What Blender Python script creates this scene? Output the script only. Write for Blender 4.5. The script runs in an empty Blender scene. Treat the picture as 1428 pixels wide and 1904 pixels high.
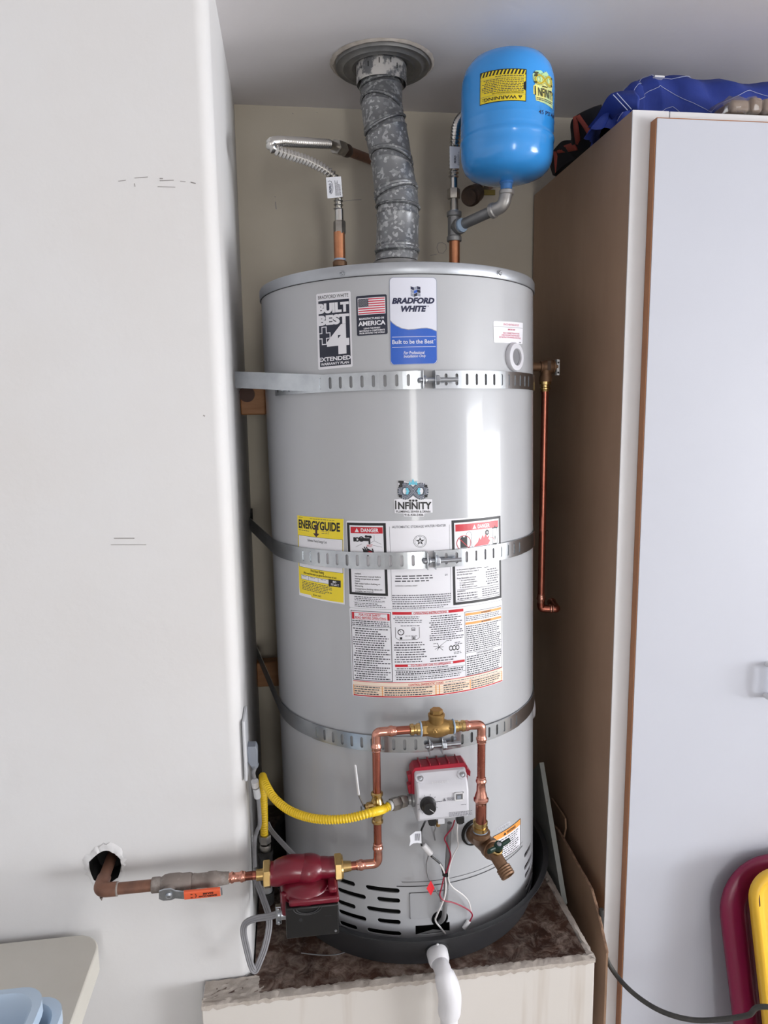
import bpy, bmesh, math, random
import numpy as np
from mathutils import Vector, Matrix
from mathutils.geometry import tessellate_polygon

random.seed(7)
SC = bpy.context.scene
COL = SC.collection

# ------------------------------------------------------------------ camera
FPX = 1319.37                       # focal length in pixels of the 1428 x 1904 frame
PITCH, YAW, ROLL = 0.1479, 0.131, -0.0139
CAM = np.array([-0.2455, -1.4822, 1.5244])
def _frame():
    cp, sp, cy, sy = math.cos(PITCH), math.sin(PITCH), math.cos(YAW), math.sin(YAW)
    fwd = np.array([sy*cp, cy*cp, -sp]); right = np.array([cy, -sy, 0.0]); up = np.cross(right, fwd)
    cr, sr = math.cos(ROLL), math.sin(ROLL)
    return cr*right+sr*up, -sr*right+cr*up, fwd
CR, CU, CF = _frame()
cam_data = bpy.data.cameras.new('camera')
cam = bpy.data.objects.new('camera', cam_data); COL.objects.link(cam)
cam_data.sensor_fit = 'HORIZONTAL'; cam_data.sensor_width = 36.0
cam_data.lens = FPX/1428*36.0
cam_data.clip_start = 0.02
M = Matrix.Identity(4)
for i in range(3):
    M[i][0] = CR[i]; M[i][1] = CU[i]; M[i][2] = -CF[i]; M[i][3] = CAM[i]
cam.matrix_world = M
SC.camera = cam

# ------------------------------------------------------------------ world, lights, exposure
W = bpy.data.worlds.new('daylight'); SC.world = W; W.use_nodes = True
bg = W.node_tree.nodes['Background']
bg.inputs[0].default_value = (0.80, 0.88, 1.0, 1); bg.inputs[1].default_value = 1.2

def area(name, loc, target, sx, sy, power, col):
    d = bpy.data.lights.new(name, 'AREA'); d.shape = 'RECTANGLE'; d.size = sx; d.size_y = sy
    d.energy = power; d.color = col
    o = bpy.data.objects.new(name, d); COL.objects.link(o)
    o.location = loc
    o.rotation_euler = (Vector(target)-Vector(loc)).to_track_quat('-Z', 'Z').to_euler()
    return o
# daylight through the open garage door in the right-hand wall, and the smaller opening behind
area('garage_door_daylight', (5.18, -3.95, 1.08), (0.0, -3.95, 1.08), 1.4, 2.0, 128, (0.95, 0.97, 1.0))
area('side_door_daylight', (5.18, -1.95, 1.08), (0.0, -1.95, 1.08), 0.75, 2.0, 66, (0.95, 0.97, 1.0))
area('rear_door_daylight', (0.25, -6.94, 1.1), (0.25, 0.0, 1.1), 0.6, 2.0, 50, (1.0, 0.98, 0.94))
# sky light thrown up from the bright driveway outside the door
area('driveway_bounce', (6.6, -3.6, 0.02), (5.4, -3.4, 3.0), 2.6, 3.0, 1050, (0.98, 0.98, 1.0))
SC.view_settings.view_transform = 'Standard'
SC.view_settings.look = 'None'
SC.view_settings.gamma = 1.0
SC.view_settings.use_curve_mapping = False
SC.view_settings.exposure = 0.08
SC.cycles.use_denoising = True
SC.cycles.max_bounces = 8
SC.cycles.sample_clamp_indirect = 6.0
SC.cycles.caustics_reflective = False
SC.cycles.caustics_refractive = False

# ------------------------------------------------------------------ pixel -> place helpers (photograph pixels, real planes)
def ray(x, y):
    return CF + (x-714)/FPX*CR - (y-952)/FPX*CU
def P(x, y, Y):
    d = ray(x, y); return CAM + (Y-CAM[1])/d[1]*d
def PX(x, y, X):
    d = ray(x, y); return CAM + (X-CAM[0])/d[0]*d
def PZ(x, y, Z):
    d = ray(x, y); return CAM + (Z-CAM[2])/d[2]*d
def depth(p): return float((np.array(p)-CAM) @ CF)
def px2m(n, p): return n*depth(p)/FPX
# the heater leans a little: its axis
R0 = 0.28
AX = np.array([-0.0087, 0.0244, 1.0]); AX /= np.linalg.norm(AX)
BASE = np.array([-0.0016, 0.0044, 0.47])
TXv = np.array([1.0, 0, 0])-AX*AX[0]; TXv /= np.linalg.norm(TXv)
TYv = np.cross(AX, TXv)
def tpt(deg, R, z):                 # point of the heater's own cylinder, degrees from its front
    a = math.radians(deg)
    return BASE + R*math.sin(a)*TXv - R*math.cos(a)*TYv + z*AX
def tdir(deg):
    a = math.radians(deg); return math.sin(a)*TXv - math.cos(a)*TYv
def ttan(deg):
    a = math.radians(deg); return math.cos(a)*TXv + math.sin(a)*TYv
def tank(x, y, R=R0):
    d = ray(x, y); a = CAM-BASE
    a = np.array([a@TXv, a@TYv, a@AX]); b = np.array([d@TXv, d@TYv, d@AX])
    A = b[0]**2+b[1]**2; B = a[0]*b[0]+a[1]*b[1]; Cc = a[0]**2+a[1]**2-R*R
    t = (-B-math.sqrt(max(B*B-A*Cc, 0)))/A
    q = a+t*b
    return math.degrees(math.atan2(q[0], -q[1])), q[2]
def TK(x, y, dR=0.0):
    th, z = tank(x, y, R0+dR); return tpt(th, R0+dR, z)

# ------------------------------------------------------------------ materials
def lin(c):
    return tuple(((v/255)/12.92 if v/255 <= 0.04045 else ((v/255+0.055)/1.055)**2.4) for v in c)+(1.0,)
_m = {}
def mat(name, c, rough=0.5, metal=0.0, c2=None, scale=20.0, amt=0.5, bump=0.0, bscale=None, coat=0.0, trans=0.0, alpha=1.0, rvar=0.0, stretch=None, kind='noise', spec=None, edges=None):
    if name in _m: return _m[name]
    m = bpy.data.materials.new(name); m.use_nodes = True
    nt = m.node_tree; b = nt.nodes['Principled BSDF']
    b.inputs['Base Color'].default_value = lin(c)
    b.inputs['Roughness'].default_value = rough
    b.inputs['Metallic'].default_value = metal
    if coat: b.inputs['Coat Weight'].default_value = coat; b.inputs['Coat Roughness'].default_value = 0.08
    if trans: b.inputs['Transmission Weight'].default_value = trans
    if alpha < 1: b.inputs['Alpha'].default_value = alpha
    if spec is not None: b.inputs['Specular IOR Level'].default_value = spec
    L = nt.links.new
    if c2 or bump or rvar:
        tc = nt.nodes.new('ShaderNodeTexCoord'); mp = nt.nodes.new('ShaderNodeMapping')
        L(tc.outputs['Object'], mp.inputs[0])
        if stretch: mp.inputs['Scale'].default_value = stretch
        if kind == 'voronoi':
            n = nt.nodes.new('ShaderNodeTexVoronoi'); n.inputs['Scale'].default_value = scale
            n.inputs['Randomness'].default_value = 1.0
            sep = nt.nodes.new('ShaderNodeSeparateColor'); L(mp.outputs[0], n.inputs['Vector']); L(n.outputs['Color'], sep.inputs[0]); fac = sep.outputs[0]
        else:
            n = nt.nodes.new('ShaderNodeTexNoise'); n.inputs['Scale'].default_value = scale
            n.inputs['Detail'].default_value = 6; n.inputs['Roughness'].default_value = 0.62
            L(mp.outputs[0], n.inputs['Vector']); fac = n.outputs['Fac']
        if c2:
            r = nt.nodes.new('ShaderNodeValToRGB')
            lo, hi = edges or (0.5-amt/2, 0.5+amt/2)
            r.color_ramp.elements[0].position = lo; r.color_ramp.elements[0].color = lin(c)
            r.color_ramp.elements[1].position = hi; r.color_ramp.elements[1].color = lin(c2)
            L(fac, r.inputs[0]); L(r.outputs[0], b.inputs['Base Color'])
        if rvar:
            mr = nt.nodes.new('ShaderNodeMapRange'); mr.inputs['To Min'].default_value = max(0.03, rough-rvar); mr.inputs['To Max'].default_value = rough+rvar
            L(fac, mr.inputs[0]); L(mr.outputs[0], b.inputs['Roughness'])
        if bump:
            n2 = nt.nodes.new('ShaderNodeTexNoise'); n2.inputs['Scale'].default_value = bscale or scale; n2.inputs['Detail'].default_value = 5
            L(mp.outputs[0], n2.inputs['Vector'])
            bp = nt.nodes.new('ShaderNodeBump'); bp.inputs['Strength'].default_value = 0.6; bp.inputs['Distance'].default_value = bump
            L(n2.outputs['Fac'], bp.inputs['Height']); L(bp.outputs[0], b.inputs['Normal'])
    _m[name] = m
    return m

WALL = mat('painted_drywall', (221, 221, 222), 0.62, c2=(217, 215, 214), scale=3.0, amt=0.5, bump=0.0006, bscale=60)
NICHE = mat('aged_niche_paint', (208, 200, 184), 0.7, c2=(199, 190, 173), scale=4.0, amt=0.5, bump=0.0006, bscale=50)
CEIL = mat('ceiling_paint', (232, 229, 231), 0.75, c2=(226, 222, 223), scale=2.5, amt=0.5, bump=0.0008, bscale=50)
FLOORM = mat('garage_concrete', (186, 182, 176), 0.75, c2=(170, 166, 160), scale=6, amt=0.5, bump=0.002, bscale=40)
PAINT = mat('heater_grey_paint', (180, 182, 186), 0.3, c2=(177, 179, 183), scale=5, amt=0.6, bump=0.0003, bscale=7, coat=0.45)
CAPM = mat('heater_top_pan', (184, 188, 194), 0.36, c2=(166, 170, 176), scale=12, amt=0.5, metal=0.6, bump=0.0004, bscale=30)
PLATE = mat('heater_panel_paint', (170, 172, 176), 0.35)
DARK = mat('black_interior', (14, 13, 13), 0.8)
SEAM = mat('seam_shadow_gap', (62, 62, 64), 0.7)
GALV = mat('spangled_galvanised_steel', (132, 134, 137), 0.4, metal=0.4, kind='voronoi', scale=180, c2=(196, 198, 200), edges=(0.62, 0.98), rvar=0.08)
GALVOLD = mat('dull_vent_flange_metal', (122, 122, 122), 0.5, metal=0.55, c2=(150, 149, 148), scale=25, amt=0.4, rvar=0.1)
PEEL = mat('peeling_paint_on_metal', (210, 207, 204), 0.6, c2=(118, 119, 122), scale=38, edges=(0.5, 0.58), bump=0.001, bscale=60)
STRAPM = mat('zinc_strap_steel', (200, 204, 208), 0.24, metal=1.0, c2=(172, 177, 182), scale=22, amt=0.5, rvar=0.08, bump=0.0003, bscale=18)
ZINC = mat('bright_zinc_bolt', (190, 194, 200), 0.28, metal=0.95, c2=(160, 165, 172), scale=60, amt=0.5)
CHROME = mat('stainless_steel', (200, 198, 194), 0.22, metal=1.0)
STEELD = mat('dull_stainless_nut', (176, 172, 166), 0.32, metal=0.95, c2=(140, 136, 130), scale=50, amt=0.5)
COPPER = mat('new_copper', (182, 116, 98), 0.26, metal=0.95, c2=(150, 84, 70), scale=30, amt=0.6, rvar=0.06)
COPPERF = mat('bright_copper_fitting', (226, 168, 150), 0.2, metal=1.0, c2=(196, 132, 114), scale=40, amt=0.5)
COPPERO = mat('oxidised_copper', (146, 104, 84), 0.5, metal=0.45, c2=(112, 82, 70), scale=28, amt=0.45, bump=0.0004, bscale=80)
COPPERH = mat('orange_copper_nipple', (200, 140, 104), 0.33, metal=0.85, c2=(166, 108, 78), scale=26, amt=0.5)
BRASS = mat('bright_brass', (208, 182, 128), 0.25, metal=1.0, c2=(180, 148, 94), scale=40, amt=0.5)
BRASSC = mat('cast_brass', (166, 134, 82), 0.42, metal=0.8, c2=(142, 112, 66), scale=60, amt=0.5, bump=0.0003, bscale=200)
BRONZE = mat('cast_bronze', (138, 108, 84), 0.5, metal=0.6, c2=(112, 84, 62), scale=50, amt=0.5, bump=0.0004, bscale=180)
BRONZED = mat('dark_tarnished_bronze', (98, 80, 68), 0.55, metal=0.6, c2=(72, 60, 54), scale=50, amt=0.5)
SOLDER = mat('corroded_grey_solder', (132, 122, 116), 0.6, metal=0.3, c2=(170, 164, 158), scale=36, edges=(0.5, 0.72), bump=0.0012, bscale=70)
IRONG = mat('malleable_galvanised_iron', (148, 148, 148), 0.42, metal=0.55, c2=(126, 127, 129), scale=40, amt=0.5, bump=0.0003, bscale=120)
IRONL = mat('pale_galvanised_iron', (186, 184, 182), 0.4, metal=0.6, c2=(160, 158, 156), scale=40, amt=0.5)
BLACKI = mat('black_iron_pipe', (38, 37, 37), 0.5, metal=0.3, c2=(26, 25, 25), scale=40, amt=0.5)
TAPE = mat('pale_blue_thread_sealant', (160, 182, 206), 0.6)
BLUE = mat('blue_enamel', (58, 156, 238), 0.2, coat=0.4)
YHOSE = mat('yellow_coated_hose', (244, 210, 44), 0.36, c2=(232, 192, 30), scale=10, amt=0.5)
WHITEP = mat('white_plastic', (226, 226, 228), 0.35)
VALVEW = mat('pale_grey_valve_plastic', (206, 206, 212), 0.38)
REDP = mat('crimson_plastic', (160, 14, 42), 0.4)
BLACKP = mat('black_plastic', (20, 20, 21), 0.35)
PANP = mat('charcoal_drain_pan_plastic', (44, 45, 48), 0.45, c2=(36, 37, 40), scale=8, amt=0.5)
PUMPR = mat('maroon_pump_enamel', (108, 16, 36), 0.28, coat=0.2, bump=0.0003, bscale=120)
GREENP = mat('dark_green_handle', (14, 48, 40), 0.4)
PVC = mat('white_pvc', (232, 232, 236), 0.3)
CORD = mat('grey_flat_cord', (140, 140, 144), 0.5)
PLUGG = mat('grey_plug_plastic', (134, 140, 150), 0.5)
OUTLETP = mat('pale_outlet_plastic', (206, 208, 212), 0.4)
REDW = mat('red_wire', (150, 26, 54), 0.4)
WHITEW = mat('white_wire', (228, 226, 226), 0.4)
GREYW = mat('grey_wire', (120, 120, 122), 0.5)
REDTAG = mat('red_paper_tag', (214, 26, 40), 0.5)
WOOD = mat('raw_pine_block', (176, 128, 86), 0.6, c2=(146, 98, 62), scale=14, amt=0.5, stretch=(1, 8, 8))
CABW = mat('white_melamine', (201, 204, 214), 0.36, c2=(197, 200, 210), scale=2, amt=0.5)
CABS = mat('white_stile_laminate', (226, 226, 228), 0.4)
CABB = mat('brown_cabinet_side', (176, 146, 122), 0.5, c2=(160, 130, 108), scale=7, amt=0.5, stretch=(1, 1, 0.4), bump=0.0004, bscale=90)
EDGEB = mat('orange_brown_wood_edge', (176, 122, 82), 0.5, c2=(150, 98, 62), scale=8, amt=0.5, stretch=(6, 6, 0.6))
CARD = mat('corrugated_cardboard', (152, 122, 98), 0.8, c2=(134, 106, 84), scale=10, amt=0.5)
CARDE = mat('cardboard_torn_edge', (104, 80, 64), 0.9, c2=(150, 120, 98), scale=90, amt=0.3)
BOARDM = mat('grey_white_board', (158, 162, 158), 0.6, c2=(140, 144, 140), scale=9, amt=0.4)
QUILT = mat('royal_blue_quilt', (38, 62, 150), 0.75, c2=(30, 50, 132), scale=18, amt=0.5, bump=0.002, bscale=30)
QUILTD = mat('dark_blanket', (30, 28, 32), 0.8)
BIND = mat('rust_red_binding', (186, 88, 74), 0.75, c2=(164, 74, 62), scale=30, amt=0.5)
STITCH = mat('pale_stitching', (182, 190, 218), 0.7)
WRAPI = mat('beige_packets', (176, 156, 140), 0.5, c2=(150, 128, 114), scale=30, amt=0.5)
WRAP = mat('clear_plastic_wrap', (240, 236, 232), 0.12, trans=0.9, alpha=0.45)
MAG = mat('magenta_plastic', (126, 20, 64), 0.34)
YEL = mat('yellow_tray_plastic', (238, 190, 58), 0.36)
CABLE = mat('black_rubber_cable', (46, 46, 46), 0.55, c2=(66, 65, 62), scale=60, amt=0.5)
TABLEW = mat('cream_table_top', (212, 209, 200), 0.5, c2=(204, 200, 190), scale=6, amt=0.5)
BIN = mat('pale_blue_bin_plastic', (186, 206, 226), 0.4)
BININ = mat('grey_blue_bin_inside', (164, 170, 184), 0.5)
PLASTERE = mat('broken_plaster_edge', (168, 158, 148), 0.9, c2=(206, 198, 190), scale=45, amt=0.5, bump=0.003, bscale=90)
PAPER = mat('white_label_paper', (232, 232, 238), 0.35)
PAPERS = mat('satin_white_sticker', (222, 224, 236), 0.3)
INK = mat('black_ink', (24, 24, 28), 0.45)
FINEINK = mat('fine_black_print', (66, 66, 74), 0.45)
GREYINK = mat('grey_small_print', (112, 112, 120), 0.5)
NAVY = mat('navy_ink', (34, 38, 56), 0.35)
DNAVY = mat('deep_navy_ink', (20, 26, 64), 0.35)
RED = mat('danger_red_ink', (196, 26, 44), 0.35)
REDF = mat('flag_red_ink', (206, 52, 74), 0.35)
PINK = mat('pale_red_print', (206, 96, 122), 0.4)
ORANGE = mat('orange_warning_ink', (238, 160, 78), 0.4)
YELLOWL = mat('yellow_label_paper', (242, 218, 48), 0.4)
LBLUE = mat('brand_blue_ink', (38, 92, 190), 0.3)
SILVER = mat('silver_border_ink', (150, 156, 172), 0.35)
CYAN = mat('cyan_ink', (98, 190, 214), 0.4)
TEALG = mat('slate_ink', (88, 100, 116), 0.4)
CREAMT = mat('tan_table_paper', (240, 224, 206), 0.4)
HOLOY = mat('holographic_yellow', (248, 236, 130), 0.25, c2=(150, 226, 200), scale=24, amt=0.25)
TAGP = mat('paper_tag', (226, 228, 234), 0.5)
MARPR = mat('maroon_pipe_print', (120, 30, 70), 0.5)
ORANGEH = mat('orange_vinyl_grip', (222, 96, 58), 0.42)

def platform_mat():  # grime, bare fibre and pale plaster dust
    m = bpy.data.materials.new('stained_rough_platform_top'); m.use_nodes = True
    nt = m.node_tree; b = nt.nodes['Principled BSDF']; L = nt.links.new
    tc = nt.nodes.new('ShaderNodeTexCoord')
    n1 = nt.nodes.new('ShaderNodeTexNoise'); n1.inputs['Scale'].default_value = 4.2; n1.inputs['Detail'].default_value = 8; n1.inputs['Roughness'].default_value = 0.7
    n1.inputs['Distortion'].default_value = 1.2
    n2 = nt.nodes.new('ShaderNodeTexNoise'); n2.inputs['Scale'].default_value = 34; n2.inputs['Detail'].default_value = 8; n2.inputs['Roughness'].default_value = 0.72
    n2.inputs['Distortion'].default_value = 0.7
    L(tc.outputs['Object'], n1.inputs['Vector']); L(tc.outputs['Object'], n2.inputs['Vector'])
    r1 = nt.nodes.new('ShaderNodeValToRGB'); e = r1.color_ramp.elements
    e[0].position = 0.42; e[0].color = lin((52, 33, 26)); e[1].position = 0.64; e[1].color = lin((172, 152, 140))
    k = r1.color_ramp.elements.new(0.55); k.color = lin((98, 70, 57))
    r2 = nt.nodes.new('ShaderNodeValToRGB'); e = r2.color_ramp.elements
    e[0].position = 0.44; e[0].color = lin((58, 38, 30)); e[1].position = 0.70; e[1].color = lin((206, 190, 178))
    L(n1.outputs['Fac'], r1.inputs[0]); L(n2.outputs['Fac'], r2.inputs[0])
    mx = nt.nodes.new('ShaderNodeMix'); mx.data_type = 'RGBA'; mx.inputs[0].default_value = 0.46
    L(r1.outputs[0], mx.inputs[6]); L(r2.outputs[0], mx.inputs[7]); L(mx.outputs[2], b.inputs['Base Color'])
    b.inputs['Roughness'].default_value = 0.42
    bp = nt.nodes.new('ShaderNodeBump'); bp.inputs['Strength'].default_value = 0.8; bp.inputs['Distance'].default_value = 0.003
    bp.inputs['Distance'].default_value = 0.0012; L(n2.outputs['Fac'], bp.inputs['Height']); L(bp.outputs[0], b.inputs['Normal'])
    return m
PLATTOP = platform_mat()
def drip_mat():
    m = bpy.data.materials.new('drip_stained_drywall'); m.use_nodes = True
    nt = m.node_tree; b = nt.nodes['Principled BSDF']; L = nt.links.new
    tc = nt.nodes.new('ShaderNodeTexCoord'); mp = nt.nodes.new('ShaderNodeMapping'); mp.inputs['Scale'].default_value = (26, 1, 1.6)
    n = nt.nodes.new('ShaderNodeTexNoise'); n.inputs['Scale'].default_value = 1.0; n.inputs['Detail'].default_value = 4
    L(tc.outputs['Object'], mp.inputs[0]); L(mp.outputs[0], n.inputs['Vector'])
    r = nt.nodes.new('ShaderNodeValToRGB'); e = r.color_ramp.elements
    e[0].position = 0.30; e[0].color = lin((203, 195, 186)); e[1].position = 0.42; e[1].color = lin((215, 210, 204))
    L(n.outputs['Fac'], r.inputs[0]); L(r.outputs[0], b.inputs['Base Color']); b.inputs['Roughness'].default_value = 0.65
    return m
DRIP = drip_mat()

# ------------------------------------------------------------------ mesh building
WLOC = {}
def V3(p): return np.array([float(p[0]), float(p[1]), float(p[2])])
def unit(v):
    v = V3(v); return v/np.linalg.norm(v)
def basis(d):
    d = unit(d); h = np.array([0, 0, 1.0]) if abs(d[2]) < 0.9 else np.array([1.0, 0, 0])
    a = np.cross(h, d); a /= np.linalg.norm(a); return a, np.cross(d, a), d

class MB:
    def __init__(s): s.v = []; s.f = []; s.m = []; s.mats = []
    def mi(s, m):
        if m not in s.mats: s.mats.append(m)
        return s.mats.index(m)
    def add(s, vs, fs, m):
        k = len(s.v); i = s.mi(m)
        s.v.extend([tuple(map(float, p)) for p in vs])
        for f in fs: s.f.append(tuple(k+j for j in f)); s.m.append(i)
        return s
    def box(s, c, size, m, ax=None):
        ax = ax if ax is not None else (np.array([1., 0, 0]), np.array([0, 1., 0]), np.array([0, 0, 1.]))
        c = V3(c); vs = []
        for i in (-1, 1):
            for j in (-1, 1):
                for k in (-1, 1):
                    vs.append(c + i*size[0]/2*ax[0] + j*size[1]/2*ax[1] + k*size[2]/2*ax[2])
        return s.add(vs, [(0, 1, 3, 2), (4, 6, 7, 5), (0, 4, 5, 1), (2, 3, 7, 6), (0, 2, 6, 4), (1, 5, 7, 3)], m)
    def prism(s, pts, d, m):            # closed outline of 3-D points, swept by vector d
        n = len(pts); d = V3(d); a = [V3(p) for p in pts]
        vs = a+[p+d for p in a]
        fs = [tuple(range(n))[::-1], tuple(range(n, 2*n))]+[(i, (i+1) % n, n+(i+1) % n, n+i) for i in range(n)]
        return s.add(vs, fs, m)
    def lathe(s, prof, o, d, m, seg=32, cap=True, flat=None):   # prof: (radius, along)
        a, b, c = basis(d); o = V3(o); vs = []; fs = []
        n = len(prof)
        for r, z in prof:
            for k in range(seg):
                t = 2*math.pi*k/seg
                vs.append(o + c*z + max(r, 1e-5)*(math.cos(t)*a+math.sin(t)*b))
        for i in range(n-1):
            for k in range(seg):
                k2 = (k+1) % seg
                fs.append((i*seg+k, i*seg+k2, (i+1)*seg+k2, (i+1)*seg+k))
        if cap:
            fs.append(tuple(range(seg))[::-1]); fs.append(tuple((n-1)*seg+k for k in range(seg)))
        return s.add(vs, fs, m)
    def tube(s, pts, r, m, seg=16, cap=True, sq=None):      # r: number or list; sq=(ea, eb, up) flattens the section
        pts = [V3(p) for p in pts]; n = len(pts)
        rs = r if hasattr(r, '__len__') else [r]*n
        T = []
        for i in range(n):
            t = pts[min(i+1, n-1)]-pts[max(i-1, 0)]; T.append(t/(np.linalg.norm(t)+1e-12))
        if sq is not None:
            a = V3(sq[2]) - T[0]*(V3(sq[2])@T[0]); a /= np.linalg.norm(a)
        else: a = basis(T[0])[0]
        vs = []; fs = []
        for i in range(n):
            a = a - T[i]*(a@T[i]); a /= np.linalg.norm(a); b = np.cross(T[i], a)
            for k in range(seg):
                t = 2*math.pi*k/seg; ea, eb = (sq[0], sq[1]) if sq else (1, 1)
                vs.append(pts[i]+rs[i]*(ea*math.cos(t)*a+eb*math.sin(t)*b))
        for i in range(n-1):
            for k in range(seg):
                k2 = (k+1) % seg
                fs.append((i*seg+k, i*seg+k2, (i+1)*seg+k2, (i+1)*seg+k))
        if cap:
            fs.append(tuple(range(seg))[::-1]); fs.append(tuple((n-1)*seg+k for k in range(seg)))
        return s.add(vs, fs, m)
    def hexnut(s, o, d, r, h, m, rin=0):
        a, b, c = basis(d); o = V3(o); pr = []
        for z, q in ((0, 0.93), (0.12*h, 1), (0.88*h, 1), (h, 0.93)):
            pr.append([o+c*z+q*r*(math.cos(math.pi/3*k+0.3)*a+math.sin(math.pi/3*k+0.3)*b) for k in range(6)])
        vs = [p for q in pr for p in q]; fs = [tuple(range(6))[::-1], tuple(range(18, 24))]
        for i in range(3):
            for k in range(6): fs.append((i*6+k, i*6+(k+1) % 6, (i+1)*6+(k+1) % 6, (i+1)*6+k))
        return s.add(vs, fs, m)
    def grid(s, rows, m, closed=False):      # rows of points -> shared-vertex sheet
        nr, nc = len(rows), len(rows[0]); vs = [p for r in rows for p in r]; fs = []
        for i in range(nr-1):
            for j in range(nc if closed else nc-1):
                j2 = (j+1) % nc
                fs.append((i*nc+j, i*nc+j2, (i+1)*nc+j2, (i+1)*nc+j))
        return s.add(vs, fs, m)
    def ball(s, c, r, m, seg=16, sc=(1, 1, 1)):
        c = V3(c); rows = []
        n = seg//2
        for i in range(n+1):
            t = math.pi*i/n
            rows.append([c+np.array([sc[0]*r*max(math.sin(t), 1e-4)*math.cos(2*math.pi*k/seg), sc[1]*r*max(math.sin(t), 1e-4)*math.sin(2*math.pi*k/seg), sc[2]*r*math.cos(t)]) for k in range(seg)])
        return s.grid(rows, m, True)
    def build(s, name, parent=None, loc=None, angle=38, bevel=0, smooth=True, segs=2, fix=True, label=None):
        me = bpy.data.meshes.new(name)
        if parent is not None: L0 = WLOC[parent.name]
        elif loc is not None: L0 = V3(loc)
        else:
            a = np.array(s.v); L0 = np.array([(a[:, 0].min()+a[:, 0].max())/2, (a[:, 1].min()+a[:, 1].max())/2, a[:, 2].min()])
        me.from_pydata([tuple(V3(p)-L0) for p in s.v], [], s.f)
        for m in s.mats: me.materials.append(m)
        me.polygons.foreach_set('material_index', s.m)
        if fix:
            bm = bmesh.new(); bm.from_mesh(me); bmesh.ops.recalc_face_normals(bm, faces=bm.faces); bm.to_mesh(me); bm.free()
        me.update()
        if smooth:
            me.polygons.foreach_set('use_smooth', [True]*len(me.polygons))
            me.set_sharp_from_angle(angle=math.radians(angle))
        o = bpy.data.objects.new(name, me); COL.objects.link(o)
        if parent is not None: o.parent = parent
        else: o.location = tuple(L0)
        WLOC[o.name] = L0
        if bevel:
            b = o.modifiers.new('bevel', 'BEVEL'); b.width = bevel; b.segments = segs; b.limit_method = 'ANGLE'; b.angle_limit = math.radians(40)
        if label: o['label'] = label
        return o

def tag(o, label, cat, group=None):
    o['label'] = label; o['category'] = cat
    if group: o['group'] = group
    return o
def struct(o, label=None):
    o['kind'] = 'structure'
    if label: o['label'] = label
    return o
def thing(name, label, cat, loc, group=None):
    o = bpy.data.objects.new(name, None); COL.objects.link(o); o.location = tuple(map(float, loc))
    o.empty_display_size = 0.05
    WLOC[o.name] = V3(loc)
    return tag(o, label, cat, group)

def rpath(pts, rad, n=6):
    pts = [V3(p) for p in pts]; out = [pts[0]]
    for i in range(1, len(pts)-1):
        a, b, c = pts[i-1], pts[i], pts[i+1]
        u, v = unit(a-b), unit(c-b)
        r = min(rad, 0.48*np.linalg.norm(a-b), 0.48*np.linalg.norm(c-b))
        for k in range(n+1):
            t = k/n; out.append((1-t)**2*(b+u*r)+2*t*(1-t)*b+t*t*(b+v*r))
    out.append(pts[-1]); return out
def spline(pts, n=10):
    pts = [V3(p) for p in pts]; q = [2*pts[0]-pts[1]]+pts+[2*pts[-1]-pts[-2]]; out = []
    for i in range(1, len(q)-2):
        for k in range(n):
            t = k/n; a, b, c, d = q[i-1], q[i], q[i+1], q[i+2]
            out.append(0.5*((2*b)+(-a+c)*t+(2*a-5*b+4*c-d)*t*t+(-a+3*b-3*c+d)*t**3))
    out.append(pts[-1]); return out
def resample(pts, step):
    pts = [V3(p) for p in pts]; d = [0]
    for i in range(1, len(pts)): d.append(d[-1]+np.linalg.norm(pts[i]-pts[i-1]))
    n = max(2, int(d[-1]/step)); s = np.linspace(0, d[-1], n+1); a = np.array(pts)
    return [np.array([np.interp(x, d, a[:, k]) for k in range(3)]) for x in s], s
def corrug(mb, pts, r, amp, pitch, m, seg=18, per=6):
    q, s = resample(pts, pitch/per)
    return mb.tube(q, [r+amp*(0.5-0.5*math.cos(2*math.pi*x/pitch))-amp for x in s], m, seg)
def press(mb, p, d, r, m, L=0.022, flip=False):     # the beaded end of a press fitting, from p along d
    pr = [(r*1.10, 0), (r*1.10, 0.30*L), (r*1.18, 0.36*L), (r*1.33, 0.48*L), (r*1.33, 0.62*L), (r*1.18, 0.74*L), (r*1.12, 0.8*L), (r*1.17, 0.92*L), (r*1.02, L)]
    return mb.lathe(pr, p, d, m, 28)
def bool_cut(o, cutters):
    for c in cutters:
        md = o.modifiers.new('cut', 'BOOLEAN'); md.operation = 'DIFFERENCE'; md.object = c; md.solver = 'EXACT'
    dg = bpy.context.evaluated_depsgraph_get(); dg.update()
    me = bpy.data.meshes.new_from_object(o.evaluated_get(dg))
    o.modifiers.clear(); old = o.data; o.data = me; me.name = o.name
    for c in cutters: bpy.data.objects.remove(c, do_unlink=True)
    me.polygons.foreach_set('use_smooth', [True]*len(me.polygons)); me.set_sharp_from_angle(angle=math.radians(35))

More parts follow.
